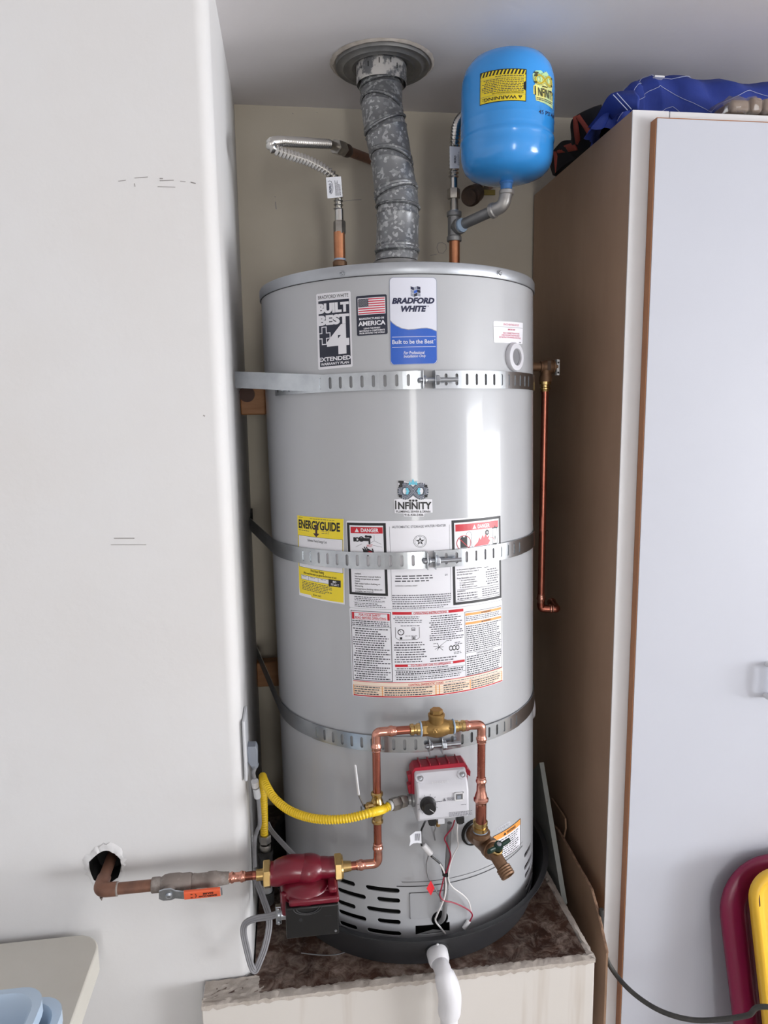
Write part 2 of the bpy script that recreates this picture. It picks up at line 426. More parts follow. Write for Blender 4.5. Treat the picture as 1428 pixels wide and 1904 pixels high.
# ------------------------------------------------------------------ printed labels
_txt = {}
def text_tris(st, bold=0.0, shear=0.0):
    key = (st, bold, shear)
    if key in _txt: return _txt[key]
    cu = bpy.data.curves.new('lettering', 'FONT'); cu.body = st; cu.size = 1.0; cu.offset = bold; cu.resolution_u = 3
    cu.shear = shear
    ob = bpy.data.objects.new('lettering', cu); COL.objects.link(ob)
    dg = bpy.context.evaluated_depsgraph_get(); dg.update()
    me = bpy.data.meshes.new_from_object(ob.evaluated_get(dg)); me.calc_loop_triangles()
    vs = [(v.co.x, v.co.y) for v in me.vertices]
    tr = [[vs[i] for i in t.vertices] for t in me.loop_triangles]
    bpy.data.objects.remove(ob, do_unlink=True); bpy.data.curves.remove(cu); bpy.data.meshes.remove(me)
    a = np.array([p for t in tr for p in t]) if tr else np.zeros((1, 2))
    _txt[key] = (tr, a[:, 0].min(), a[:, 0].max(), a[:, 1].min(), a[:, 1].max())
    return _txt[key]
def clip_half(poly, x, keep_left):
    out = []
    for i in range(len(poly)):
        a, b = poly[i], poly[(i+1) % len(poly)]
        ia = a[0] <= x if keep_left else a[0] >= x; ib = b[0] <= x if keep_left else b[0] >= x
        if ia: out.append(a)
        if ia != ib:
            t = (x-a[0])/(b[0]-a[0]); out.append((x, a[1]+t*(b[1]-a[1])))
    return out
class Lab:                              # drawing surface: u right, v down, mapped onto a real surface
    def __init__(s, Mf, strip): s.M = Mf; s.st = strip; s.mb = MB()
    def _tri(s, t, m, k):
        x0 = min(p[0] for p in t); x1 = max(p[0] for p in t)
        if x1-x0 <= s.st:
            s.mb.add([s.M(p[0], p[1], k) for p in t], [tuple(range(len(t)))], m); return
        n = math.ceil((x1-x0)/s.st)
        for i in range(n):
            q = clip_half(clip_half(list(t), x0+(x1-x0)*(i+1)/n, True), x0+(x1-x0)*i/n, False)
            if len(q) >= 3: s.mb.add([s.M(p[0], p[1], k) for p in q], [tuple(range(len(q)))], m)
    def sheet(s, u0, v0, u1, v1, m, k=0, cr=0, nv=4):
        nu = max(2, math.ceil((u1-u0)/s.st)); rows = []
        us = [u0+(u1-u0)*i/nu for i in range(nu+1)]
        if cr: us = sorted(set(us+[u0+cr*f for f in (0.1, 0.3, 0.6, 1)]+[u1-cr*f for f in (0.1, 0.3, 0.6, 1)]))
        for j in range(nv+1):
            row = []
            for u in us:
                ins = 0
                if cr:
                    e = min(u-u0, u1-u)
                    if e < cr: ins = cr-math.sqrt(max(cr*cr-(cr-e)**2, 0))
                row.append(s.M(u, v0+ins+(v1-v0-2*ins)*j/nv, k))
            rows.append(row)
        s.mb.grid(rows, m)
    def rect(s, u0, v0, u1, v1, m, k=1): s.poly([(u0, v0), (u1, v0), (u1, v1), (u0, v1)], m, k)
    def frame(s, u0, v0, u1, v1, w, m, k=1):
        s.rect(u0, v0, u1, v0+w, m, k); s.rect(u0, v1-w, u1, v1, m, k); s.rect(u0, v0+w, u0+w, v1-w, m, k); s.rect(u1-w, v0+w, u1, v1-w, m, k)
    def poly(s, pts, m, k=1):
        if len(pts) <= 4 and len(pts) >= 3 and s._convex(pts): s._tri(pts, m, k); return
        for t in tessellate_polygon([[Vector((p[0], p[1], 0)) for p in pts]]): s._tri([pts[i] for i in t], m, k)
    def _convex(s, p):
        sg = 0
        for i in range(len(p)):
            a, b, c = p[i], p[(i+1) % len(p)], p[(i+2) % len(p)]
            z = (b[0]-a[0])*(c[1]-b[1])-(b[1]-a[1])*(c[0]-b[0])
            if abs(z) < 1e-12: continue
            if sg == 0: sg = z
            elif sg*z < 0: return False
        return True
    def disc(s, cx, cy, r, m, k=1, ry=None, n=20, a0=0, a1=2*math.pi):
        ry = ry or r
        s.poly([(cx+r*math.cos(a0+(a1-a0)*i/n), cy+ry*math.sin(a0+(a1-a0)*i/n)) for i in range(n)], m, k)
    def ring(s, cx, cy, r, w, m, k=1, ry=None, n=24):
        ry = ry or r
        for i in range(n):
            a, b = 2*math.pi*i/n, 2*math.pi*(i+1)/n; q = (r-w)/r
            s._tri([(cx+r*math.cos(a), cy+ry*math.sin(a)), (cx+r*math.cos(b), cy+ry*math.sin(b)), (cx+r*q*math.cos(b), cy+ry*q*math.sin(b)), (cx+r*q*math.cos(a), cy+ry*q*math.sin(a))], m, k)
    def line(s, pts, w, m, k=1):
        for a, b in zip(pts[:-1], pts[1:]):
            dx, dy = b[0]-a[0], b[1]-a[1]; l = math.hypot(dx, dy) or 1; nx, ny = -dy/l*w/2, dx/l*w/2
            s._tri([(a[0]+nx, a[1]+ny), (b[0]+nx, b[1]+ny), (b[0]-nx, b[1]-ny), (a[0]-nx, a[1]-ny)], m, k)
    def text(s, st, u0, u1, v0, v1, m, k=2, bold=0.012, shear=0.0, ref=None):
        # ref: string whose box gives the height (to keep caps height when descenders differ)
        tr, x0, x1, y0, y1 = text_tris(st, bold, shear)
        if ref: _, _, _, y0, y1 = text_tris(ref, bold, shear)
        for t in tr:
            s._tri([(u0+(p[0]-x0)/(x1-x0)*(u1-u0), v1-(p[1]-y0)/(y1-y0)*(v1-v0)) for p in t], m, k)
    def fine(s, u0, v0, u1, v1, n, m=None, k=1, fill=0.42, ragged=0.3, word=5.0, seed=0, indent=None):
        m = FINEINK if m in (None, INK) else m; rd = random.Random(seed); h = (v1-v0)/n
        for i in range(n):
            u = u0+(rd.choice(indent) if indent else 0); e = u1-(u1-u0)*ragged*rd.random()**2
            while u < e-0.8:
                w = min(word*(0.35+0.9*rd.random()), e-u)
                s.rect(u, v0+h*i+h*(0.5-fill/2), u+w, v0+h*i+h*(0.5+fill/2), m, k)
                u += w+word*0.22
    def build(s, name, parent, label=None): return s.mb.build(name, parent, smooth=True, angle=20, label=label, fix=False)

def tank_map(tl, tr, br, bl, Wd, H, lift=0.0004, step=0.00012):
    c = [np.array(tank(*p)) for p in (tl, tr, br, bl)]
    def Mf(u, v, k):
        a, b = u/Wd, v/H
        th, z = (1-b)*((1-a)*c[0]+a*c[1])+b*((1-a)*c[3]+a*c[2])
        return tpt(th, R0+lift+step*k, z)
    return Mf
def flat_map(o, eu, ev, nrm, Wd, H, lift=0.0003, step=0.00012):
    o, eu, ev, nrm = V3(o), V3(eu), V3(ev), unit(nrm)
    return lambda u, v, k: o+eu*(u/Wd)+ev*(v/H)+nrm*(lift+step*k)

# ================================================================== the setting
ZC, YB, XL, YF = 2.232, 0.34, -0.348, -0.25       # ceiling, niche back wall, niche side wall, front wall face
b = MB(); b.box((2.4, -3.3, -0.05), (10.1, 7.6, 0.1), FLOORM); struct(b.build('floor', smooth=False), 'grey concrete garage floor')
b = MB(); b.box((1.3, -3.3, ZC+0.05), (7.9, 7.6, 0.1), CEIL); struct(b.build('ceiling', smooth=False), 'off-white painted ceiling over the niche')
b = MB(); b.box((2.45, YB+0.05, ZC/2), (5.6, 0.1, ZC), NICHE); struct(b.build('wall_back', smooth=False), 'aged cream back wall of the heater niche')
pts = [(-2.6, YF), (XL-0.024, YF)]+[(XL-0.024+0.024*math.sin(a), YF+0.024-0.024*math.cos(a)) for a in np.linspace(0.15, math.pi/2, 9)]+[(XL, YB), (-2.6, YB)]
b = MB(); b.prism([(x, y, 0) for x, y in pts], (0, 0, ZC), WALL)
wl = struct(b.build('wall_left', angle=30), 'white front wall with a rounded drywall corner beside the heater')
hole_c = P(196, 1612, YF)
rnd = random.Random(3)
c = MB(); rr = [0.0285*(0.93+0.14*rnd.random()) for _ in range(16)]
c.prism([hole_c+np.array([rr[k]*math.cos(2*math.pi*k/16), -0.03, 1.12*rr[k]*math.sin(2*math.pi*k/16)]) for k in range(16)], (0, 0.1, 0), DARK)
bool_cut(wl, [c.build('cut')])
wl.data.materials.append(DARK)
for f_ in wl.data.polygons:
    c_ = np.array(f_.center)+WLOC['wall_left']-hole_c
    if abs(c_[0]) < 0.05 and abs(c_[2]) < 0.05 and c_[1] > 0.001: f_.material_index = len(wl.data.materials)-1  # inner faces of the hole coloured black to stand in for shade
b = MB(); b.prism([hole_c+np.array([0.035*math.cos(2*math.pi*k/20), 0.045, 0.037*math.sin(2*math.pi*k/20)]) for k in range(20)], (0, 0.02, 0), DARK); b.build('hole_shade_disc', wl, label='black disc put in as shade deep inside the broken wall hole')  # black disc added at the back of the hole as painted shade
b = MB()                                   # ragged torn drywall paper round the hole
rows = []
for q, dy, jt in ((1.0, -0.0004, 0.03), (1.05, -0.0035, 0.06), (1.16, -0.0025, 0.12), (1.26, -0.0003, 0.22)):
    rows.append([])
    for k in range(48):
        a_ = 2*math.pi*k/48; r_ = rr[k//3]*(1-(k % 3)/3)+rr[(k//3+1) % 16]*((k % 3)/3); j_ = (1+jt*(rnd.random()-0.5)+(0.16*max(0, math.sin(a_)) if q > 1.1 else 0))
        rows[-1].append(hole_c+np.array([r_*q*j_*math.cos(a_), dy*(0.3+1.2*rnd.random())*(1.0 if math.sin(a_) > -0.3 else 0.3), 1.12*r_*q*j_*math.sin(a_)]))
b.grid(rows, WALL, True); b.build('torn_plaster', wl, label='torn white plaster round the pipe hole')
b = MB()                                   # scuffs and pencil marks on the wall
SCUFF = mat('grey_scuff', (150, 146, 144), 0.7)
for x0, y0, x1, y1, w in ((220, 337, 234, 335, 1.2), (250, 331, 275, 329, 1.2), (250, 341, 251, 347, 1.2), (297, 332, 303, 332, 2), (297, 336, 323, 335, 1.2), (335, 337, 345, 338, 1.2), (355, 339, 364, 341, 2), (293, 347, 326, 348, 1.2), (212, 1001, 250, 1001, 1.4), (206, 1013, 272, 1013, 1.0), (378, 772, 381, 774, 2)):
    a, e = P(x0, y0, YF-0.0006), P(x1, y1, YF-0.0006); n = unit(np.cross(e-a, (0, 1, 0)))*px2m(w, a)/2
    b.add([a-n, e-n, e+n, a+n], [(0, 1, 2, 3)], SCUFF)
for x0, y0, x1, y1 in ((511, 365, 512, 367), (512, 375, 513.5, 389), (544, 210, 545, 212), (589, 209, 590, 210)):
    a, e = P(x0, y0, YB-0.0008), P(x1, y1, YB-0.0008); n = np.array([px2m(0.8, a), 0, 0]); b.add([a-n, e-n, e+n, a+n], [(0, 1, 2, 3)], SCUFF)
b.build('scuff_mark', wl, smooth=False)
def wavy(base, Y, w, n=1): pass
ck = MB()
for poly in ([(640, 374), (655, 372), (672, 371)], [(815, 452), (812, 460), (816, 470), (824, 471), (830, 463), (829, 455), (822, 451), (815, 452)], [(800, 475), (812, 473)]):
    q = [P(x, y, YB-0.0008) for x, y in poly]
    for a, e in zip(q[:-1], q[1:]):
        n = unit(np.cross(e-a, (0, 1, 0)))*px2m(0.9, a)/2; ck.add([a-n, e-n, e+n, a+n], [(0, 1, 2, 3)], SCUFF)
ck.build('hairline_crack', bpy.data.objects['wall_back'], smooth=False)
b = MB(); b.box((-2.65, -3.6, ZC/2), (0.1, 6.7, ZC), WALL); struct(b.build('wall_far_left', smooth=False), 'far left garage wall')
b = MB()
b.box((5.25, -0.6, ZC/2), (0.1, 1.9, ZC), WALL); b.box((5.25, -2.8, ZC/2), (0.1, 0.9, ZC), WALL); b.box((5.25, -5.85, ZC/2), (0.1, 2.4, ZC), WALL); b.box((5.25, -3.95, 2.175), (0.1, 1.4, 0.115), WALL); b.box((5.25, -1.95, 2.175), (0.1, 0.8, 0.115), WALL)
struct(b.build('wall_right', smooth=False), 'right garage wall with two open doorways')
b = MB(); b.box((-1.4, -7.05, ZC/2), (2.4, 0.1, ZC), WALL); b.box((3.0, -7.05, ZC/2), (4.5, 0.1, ZC), WALL); b.box((0.275, -7.05, 2.175), (0.95, 0.1, 0.115), WALL)
struct(b.build('wall_rear', smooth=False), 'rear garage wall with an open door')

# ================================================================== heater platform
ZP = 0.455
PXL, PXR, PYF = -0.437, 0.312, -0.306
plat = thing('heater_platform', 'low drywall-covered platform with a stained brown top under the heater', 'platform', (0, 0, 0))
b = MB(); b.prism([(x, y, ZP-0.03) for x, y in ((PXL+0.012, PYF+0.012), (PXR-0.012, PYF+0.012), (PXR-0.012, YB-0.005), (XL+0.003, YB-0.005), (XL+0.003, YF-0.003), (PXL+0.012, YF-0.003))], (0, 0, 0.03), PLATTOP)
b.build('top_board', plat, smooth=False)
b = MB(); b.box(((PXL+PXR)/2, PYF+0.0055, (ZP-0.004)/2), (PXR-PXL, 0.011, ZP-0.004), DRIP); b.build('front_panel', plat, bevel=0.002, label='cream drywall front with faint drip stains')
b = MB(); b.box((PXR-0.0055, (PYF+0.0115+YB-0.005)/2, (ZP-0.004)/2), (0.011, YB-0.005-PYF-0.0115, ZP-0.004), WALL); b.build('side_panel', plat, bevel=0.001)
b = MB(); b.box((PXL+0.0055, (PYF+0.0115+YF-0.003)/2, (ZP-0.004)/2), (0.011, YF-0.003-PYF-0.0115, ZP-0.004), WALL); b.build('side_panel', plat)
# rough plaster lip along the front edge and the left ledge
def lip(p0, p1, wdt, inw, name, m):
    b = MB(); p0, p1 = V3(p0), V3(p1); n = 110; rows = [[], [], [], []]
    rd = random.Random(int(p0[0]*1000)); d = unit(p1-p0); inw = V3(inw)
    for i in range(n+1):
        q = p0+(p1-p0)*i/n; j = lambda s: (rd.random()-0.5)*s
        rows[0].append(q-inw*0.0015-np.array([0, 0, 0.006+0.006*rd.random()])); rows[1].append(q-inw*(0.002+j(0.0015))+np.array([0, 0, j(0.003)]))
        rows[2].append(q+inw*(wdt*0.5+j(0.004))+np.array([0, 0, 0.003+j(0.002)])); rows[3].append(q+inw*(wdt+j(0.008))+np.array([0, 0, -0.0005]))
    b.grid(rows, m); return b.build(name, plat)
lip((PXL, PYF, ZP-0.001), (PXR, PYF, ZP-0.001), 0.018, (0, 1, 0), 'plaster_edge', PLASTERE)
lip((PXR, PYF, ZP-0.001), (PXR, YB-0.02, ZP-0.001), 0.012, (-1, 0, 0), 'plaster_edge', PLASTERE)
b = MB(); rd = random.Random(5); rows = []       # lumpy ledge of plaster beyond the wall corner
for i in range(12):
    rows.append([(PXL+0.002+(XL+0.02-PXL)*j/14, PYF+0.004+(YF-0.004-PYF-0.004)*i/11, ZP-0.0005+0.0035*rd.random()*(1 if j < 13 else 0.2)) for j in range(15)])
b.grid(rows, PLASTERE); b.build('plaster_ledge', plat)
b = MB(); q = [PZ(x, y, ZP+0.0012) for x, y in ((560, 1772), (600, 1776), (630, 1774), (662, 1762))]; b.tube(spline(q, 6), 0.0011, GREYW, 8)
tag(b.build('wire_offcut'), 'thin pale wire offcut lying on the brown platform before the pan', 'wire')

# ================================================================== cabinet
CX, CY, CZ = 0.385, -0.19, 2.044
cab = thing('storage_cabinet', 'tall white cabinet with a brown side right of the water heater', 'cabinet', (CX+0.7, 0.07, 0))
b = MB(); b.box((CX+0.008, (CY+0.003+YB-0.01)/2, CZ/2), (0.016, YB-0.01-CY-0.003, CZ), CABB); b.build('side_panel', cab, bevel=0.0008, label='unpainted brown side panel')
b = MB(); b.box((CX+0.75, 0.1, CZ-0.009), (1.466, 0.45, 0.018), CABS); b.build('top_panel', cab)
b = MB(); b.box((CX+1.492, (CY+0.02+YB-0.01)/2, CZ/2), (0.016, YB-0.03-CY, CZ), CABB); b.build('side_panel', cab)
DXL = float(P(1222, 222, CY-0.021)[0]); DZT = float(P(1260, 221, CY-0.021)[2])
b = MB(); b.box((CX+0.0345, CY+0.0013, CZ/2), (0.069, 0.0026, CZ), CABS); b.box((CX+0.044, CY+0.010, CZ/2), (0.05, 0.0148, CZ-0.002), CABS); b.build('stile', cab)
b = MB(); b.box((CX+0.785, CY+0.009, CZ-0.03), (1.428, 0.018, 0.06), CABS); b.build('top_rail', cab, bevel=0.0008)
b = MB(); b.box((CX+0.785, CY+0.009, 0.05), (1.43, 0.018, 0.1), CABS); b.build('toe_rail', cab)
b = MB(); b.box((DXL+0.3, CY-0.0115, (DZT+0.06)/2), (0.6, 0.019, DZT-0.06), CABW)
door = b.build('door', cab, bevel=0.0006)
b = MB(); b.box((DXL-0.0006, CY-0.0105, (DZT+0.06)/2), (0.0025, 0.0185, DZT-0.06), EDGEB); b.box((DXL+0.3, CY-0.0105, DZT+0.0005), (0.6, 0.0185, 0.0025), EDGEB); b.build('edge_band', door, label='orange-brown bare wood edge of the door')
hx = float(P(1441, 1276, CY-0.05)[0]); hz0, hz1 = float(P(1425, 1302, CY-0.045)[2]), float(P(1425, 1243, CY-0.045)[2])
b = MB(); b.tube(rpath([(hx, CY-0.02, hz0), (hx, CY-0.048, hz0), (hx, CY-0.048, hz1), (hx, CY-0.02, hz1)], 0.012), 0.005, WHITEP, 10); b.tube(rpath([(hx+0.02, CY-0.02, hz0), (hx+0.02, CY-0.044, hz0), (hx+0.02, CY-0.044, hz1), (hx+0.02, CY-0.02, hz1)], 0.012), 0.005, WHITEP, 10); b.build('handle', door)
b = MB(); b.box((DXL+1.014, CY-0.0115, (DZT+0.06)/2), (0.82, 0.019, DZT-0.06), CABW); b.build('door', cab, bevel=0.0006)

# ================================================================== the water heater
heater = thing('water_heater', 'tall grey gas storage water heater standing in a black pan', 'water heater', BASE)
def ringpts(R, z, n=128, a0=0, a1=360): return [tpt(a0+(a1-a0)*i/n, R, z) for i in range(n if a1-a0 == 360 else n+1)]
ZR = tank(740, 509.5)[1]            # lower edge of the top pan
ZT = ZR+0.018
b = MB(); b.lathe([(R0-0.0025, 0.012), (R0, 0.012), (R0, ZR+0.012), (R0-0.0025, ZR+0.012)], BASE, AX, PAINT, 160, cap=False)
n = 160; b.f += [(3*n+k, 3*n+(k+1) % n, (k+1) % n, k) for k in range(n)]; b.m += [0]*n
jacket = b.build('jacket', heater, angle=35)
def slot_cut(p0, p1, h):            # stadium-shaped louvre opening between two photograph points
    (a0, z0), (a1, z1) = tank(*p0), tank(*p1); am, zm = (a0+a1)/2, (z0+z1)/2
    half = R0*math.radians(abs(a1-a0))/2; d, t = tdir(am), ttan(am); c = tpt(am, R0-0.012, zm); k = MB(); o = []
    half = max(half-h/2, 0.001)
    for s0, ang in ((1, -90), (-1, 90)):
        for i in range(7):
            a = math.radians(ang+180*i/6); o.append(c+t*(s0*half+h/2*math.cos(a))+AX*(h/2*math.sin(a)))
    k.prism(o, d*0.04, DARK); return k.build('cut')
cuts = [slot_cut(p, q, 0.0095) for p, q in (((680, 1651.5), (743, 1654)), ((701, 1672.5), (744, 1673.5)), ((682, 1690.5), (745, 1693)), ((702, 1712), (745, 1714)), ((683, 1731), (746, 1734)),
    ((628, 1638), (660, 1641)), ((628, 1659), (680, 1663)), ((628, 1679), (661, 1683)), ((630, 1699), (681, 1704)), ((632, 1719), (664, 1722)), ((632, 1729), (668, 1733)),
    ((975, 1581), (987, 1579)), ((975, 1600), (989, 1598)), ((976, 1619), (987, 1617)), ((977, 1639), (989, 1637)), ((978, 1656), (987, 1654)))]
th0, zz0 = tank(773, 1739); th1, zz1 = tank(836, 1714); am = (th0+th1)/2
k = MB(); k.box(tpt(am, R0, (zz0+zz1)/2), (R0*math.radians(th1-th0), 0.05, zz1-zz0), DARK, (ttan(am), tdir(am), AX)); cuts.append(k.build('cut'))
ah, zh = tank(818, 1708); k = MB(); k.lathe([(0.0165, 0), (0.0165, 0.05)], tpt(ah, R0-0.025, zh), tdir(ah), DARK, 28); cuts.append(k.build('cut'))
bool_cut(jacket, cuts)
b = MB(); b.lathe([(R0-0.03, 0.005), (R0-0.03, 0.19)], BASE, AX, DARK, 64); b.build('combustion_chamber', heater, label='black combustion chamber behind the louvres')
b = MB(); b.lathe([(R0-0.05, -0.003), (R0-0.004, -0.003), (R0-0.004, 0.012)], BASE, AX, DARK, 96); b.build('base_ring', heater)
b = MB(); b.lathe([(R0+0.0022, ZR), (R0+0.0030, ZR+0.001), (R0+0.0030, ZR+0.017), (R0+0.0015, ZR+0.0195), (R0-0.002, ZR+0.0205), (0.18, ZR+0.0208), (0.05, ZR+0.0215)], BASE, AX, CAPM, 160); b.lathe([(R0+0.0004, ZR-0.0012), (R0+0.0014, ZR-0.0010), (R0+0.0014, ZR+0.001)], BASE, AX, SEAM, 160, cap=False); top = b.build('top_pan', heater, angle=40, label='dented silvery sheet-metal top cap')
for px, py in ((636, 508.5), (928, 508)):
    a, z = tank(px, py, R0+0.003); b = MB(); d = tdir(a)
    b.lathe([(0.0052, 0), (0.0052, 0.0012), (0.0038, 0.0016), (0.0038, 0.004), (0.0028, 0.0048)], tpt(a, R0+0.003, z), d, ZINC, 18); b.box(tpt(a, R0+0.0078, z), (0.004, 0.0006, 0.0008), DARK, (ttan(a), d, AX)); b.build('screw', top)
b = MB(); b.lathe([(0.07, ZT), (0.062, ZT+0.006), (0.053, ZT+0.02), (0.0490, ZT+0.035), (0.0488, ZT+0.06)], BASE, AX, GALVOLD, 48); b.build('draft_hood', heater, label='flared grey metal flue collar')
# jacket seam and access panel
zs = tank(800, 1646)[1]
b = MB(); rows = [[tpt(a, R0+0.0006, zs+dz) for a in np.linspace(-14, 48, 60)] for dz in (-0.0008, 0.0008)]; b.grid(rows, SEAM); rows = [[tpt(a, R0+0.0005, zs+dz) for a in np.linspace(-12, 48, 60)] for dz in (0.0085, 0.0093)]; b.grid(rows, SEAM); b.build('jacket_seam', heater)
t0, zb = tank(763, 1707); t1, zt = tank(834, 1653)
b = MB()
outl = [(t0+0.4, zb), (t0, zb+0.002), (t0, zt-0.002), (t0+0.4, zt), (t1-0.3, zt), (t1, zt-0.002), (t1, zb+0.02), (t1-3.6, zb+0.02), (t1-6.5, zb+0.012), (t1-7.6, zb)]
def arcplate(outl, lift, th, m, name, parent, n=16):
    b = MB(); lo = min(a for a, z in outl); hi = max(a for a, z in outl); tri = []
    xs = np.linspace(lo, hi, n+1)
    for i in range(n):
        q = clip_half(clip_half(outl, xs[i+1], True), xs[i], False)
        if len(q) >= 3:
            f = [tpt(a, R0+lift+th, z) for a, z in q]; g = [tpt(a, R0+lift, z) for a, z in q]; m0 = len(q)
            b.add(f+g, [tuple(range(m0))]+[(j, (j+1) % m0, m0+(j+1) % m0, m0+j) for j in range(m0)], m)
    return b.build(name, parent, smooth=True, angle=20, fix=False)
arcplate([(t0-0.15, zb-0.0006), (t0-0.15, zt+0.0006), (t1, zt+0.0006), (t1, zb+0.02), (t1-3.6, zb+0.02), (t1-6.5, zb+0.012), (t1-7.6, zb-0.0006)], 0.0003, 0.0004, SEAM, 'panel_gap', heater)
arcplate(outl, 0.0008, 0.0014, PLATE, 'access_panel', heater)
# burner-opening floor flange
q = [TK(775, 1738, 0.001), TK(834, 1736, 0.001)]
b = MB(); a0, z0 = tank(775, 1738); a1, z1 = tank(835, 1736)
tq = [(a0, z0-0.001), (a0+(a1-a0)*0.5, z0+0.0062), (a1, z0-0.001)]
b.prism([tpt(a, R0-0.002, z) for a, z in tq], -tdir(a0)*0.0008, PLATE); b.build('opening_flange', heater)
# hot outlet port at the upper right and the plug at the right edge
a, z = tank(952, 664); a += 1.0
d = tdir(a)
b = MB(); b.lathe([(0.0255, -0.003), (0.0265, 0.004), (0.0245, 0.0075), (0.0160, 0.0085), (0.0150, 0.007), (0.0150, 0.003)], tpt(a, R0, z), d, VALVEW, 40, cap=False); po = b.build('outlet_port_trim', heater, label='white plastic ring round the side outlet')
b = MB(); b.lathe([(0.0150, 0.002), (0.0150, 0.0042), (0.001, 0.0042)], tpt(a, R0, z), d, mat('grey_port_plug', (118, 118, 122), 0.5), 32); b.build('port_plug', po)
a, z = tank(990, 1343); b = MB(); b.lathe([(0.03, -0.001), (0.031, 0.003), (0.027, 0.008), (0.001, 0.01)], tpt(84, R0-0.001, z), tdir(84), VALVEW, 36, cap=False); b.build('outlet_port_trim', heater, label='pale plastic cover on the right flank')

# ------------------------------------------------------------------ stickers on the heater
def sticker(name, quad, Wd, H, base, cr=0, label=None, lift=0.0004):
    L = Lab(tank_map(*quad, Wd, H, lift), max(2.5, 0.0075/(px2m(1, TK(*quad[0])))))
    if base: L.sheet(0, 0, Wd, H, base, 0, cr)
    return L
# warranty plan
L = sticker('a', ((588, 547), (652, 541), (656, 682), (592, 688)), 64, 142, PAPER, 3)
L.text('BRADFORD WHITE', 4, 60, 4, 10.5, INK, bold=0.0)
L.rect(4, 14, 61, 137, NAVY, 1)
L.text('BUILT', 3, 60.5, 19, 38, PAPER, 3, bold=0.065)
L.text('BEST', 3, 60.5, 41, 60, PAPER, 3, bold=0.065)
L.rect(1, 14.2, 3.9, 137, PAPER, 2)
for o, m, k in ((0, PAPER, 2), (1.6, NAVY, 3)):
    L.rect(9+o, 62+o, 19-o, 96-o, m, k); L.rect(3+o, 73.5+o, 26-o, 85-o, m, k)
L.text('4', 19, 59.5, 60, 116, PAPER, 4, bold=0.05)
L.text('EXTENDED', 2.5, 61.5, 119.5, 127.5, PAPER, 3, bold=0.035)
L.text('WARRANTY PLAN', 6, 58, 130, 135, PAPER, 3, bold=0.03)
L.build('warranty_sticker', heater, 'black and white warranty sticker, leftmost on the heater top')
# origin sticker
L = sticker('b', ((662, 551), (719, 547), (721, 621), (664, 625)), 57, 75, NAVY, 3)
L.rect(3, 4.5, 54, 36, PAPER, 1)
for i in range(13): L.rect(4, 6+i*2.2, 53, 6+(i+1)*2.2, REDF if i % 2 == 0 else PAPER, 2)
L.rect(4, 6, 23, 21.4, NAVY, 3)
for i in range(9):
    for j in range(6 if i % 2 == 0 else 5): L.disc(5.8+j*3.1+(0 if i % 2 == 0 else 1.55), 7.2+i*1.6, 0.55, PAPER, 4, n=6)
L.text('MANUFACTURED IN', 5, 51, 41.5, 45.5, PAPER, bold=0.03); L.text('AMERICA', 3, 53.5, 48, 57, PAPER, bold=0.035)
for i, (t, a, e) in enumerate((('USING THE FINEST', 13, 44), ('MATERIALS & COMPONENTS', 5, 52), ('FROM AROUND THE WORLD', 5, 52))): L.text(t, a, e, 60.5+i*4.4, 63.6+i*4.4, PAPER, bold=0.03)
L.build('origin_sticker', heater, 'dark sticker with a striped flag')
# maker's badge
L = sticker('c', ((723.5, 515.5), (812, 516), (813.5, 677), (725.5, 679.5)), 88, 162, SILVER, 7)
L2 = Lab(L.M, L.st); L2.mb = L.mb
L.sheet(1.2, 1.2, 86.8, 160.8, PAPERS, 1, 6.5)
wave = [(1.4, 79), (5, 83.5), (12, 89), (22, 94), (34, 96.6), (46, 96), (58, 94.4), (68, 94), (77, 96), (86.6, 100)]
L.poly(wave+[(86.6, 154), (84.5, 158.5), (81, 160.6), (7, 160.6), (3.4, 158.5), (1.4, 154)], LBLUE, 2)
for a, e in zip(wave[:-1], wave[1:]): L.line([a, e], 1.2, SILVER, 3)
for i in range(3):
    for j in range(3):
        x0, x1 = 39+j*6, 39+j*6+6; f = lambda u: 1.8*math.sin((u-39)/18*6.0)
        L.poly([(x0, 13+i*6+f(x0)+x0*0.1), (x1, 13+i*6+f(x1)+x1*0.1), (x1, 18.4+i*6+f(x1)+x1*0.1), (x0, 18.4+i*6+f(x0)+x0*0.1)], (DNAVY, LBLUE, SILVER)[(i) % 3] if (i+j) % 2 == 0 else (NAVY, SILVER, PAPERS)[(i+j) % 3], 2)
L.text('BRADFORD', 4.5, 83, 37.5, 49, DNAVY, 3, bold=0.055, shear=0.25); L.text('WHITE', 21, 68, 52.5, 64, DNAVY, 3, bold=0.055, shear=0.25); L.disc(71, 53.5, 1, DNAVY, 3, n=8)
L.rect(4, 109.4, 84.5, 110.2, PAPERS, 3); L.rect(4, 128.4, 84.5, 129.2, PAPERS, 3)
L.text('Built to be the Best', 4.5, 80.5, 115, 123, PAPERS, 4, bold=0.015); L.disc(83, 116, 0.9, PAPERS, 4, n=8)
L.text('For Professional', 25, 64, 136.5, 142.5, PAPERS, 4, shear=0.25, ref='Professional'); L.text('Installation Only', 25, 66, 143.5, 150, PAPERS, 4, shear=0.25, ref='Only')
L.build('maker_badge', heater, 'white and blue badge with a wavy divide')
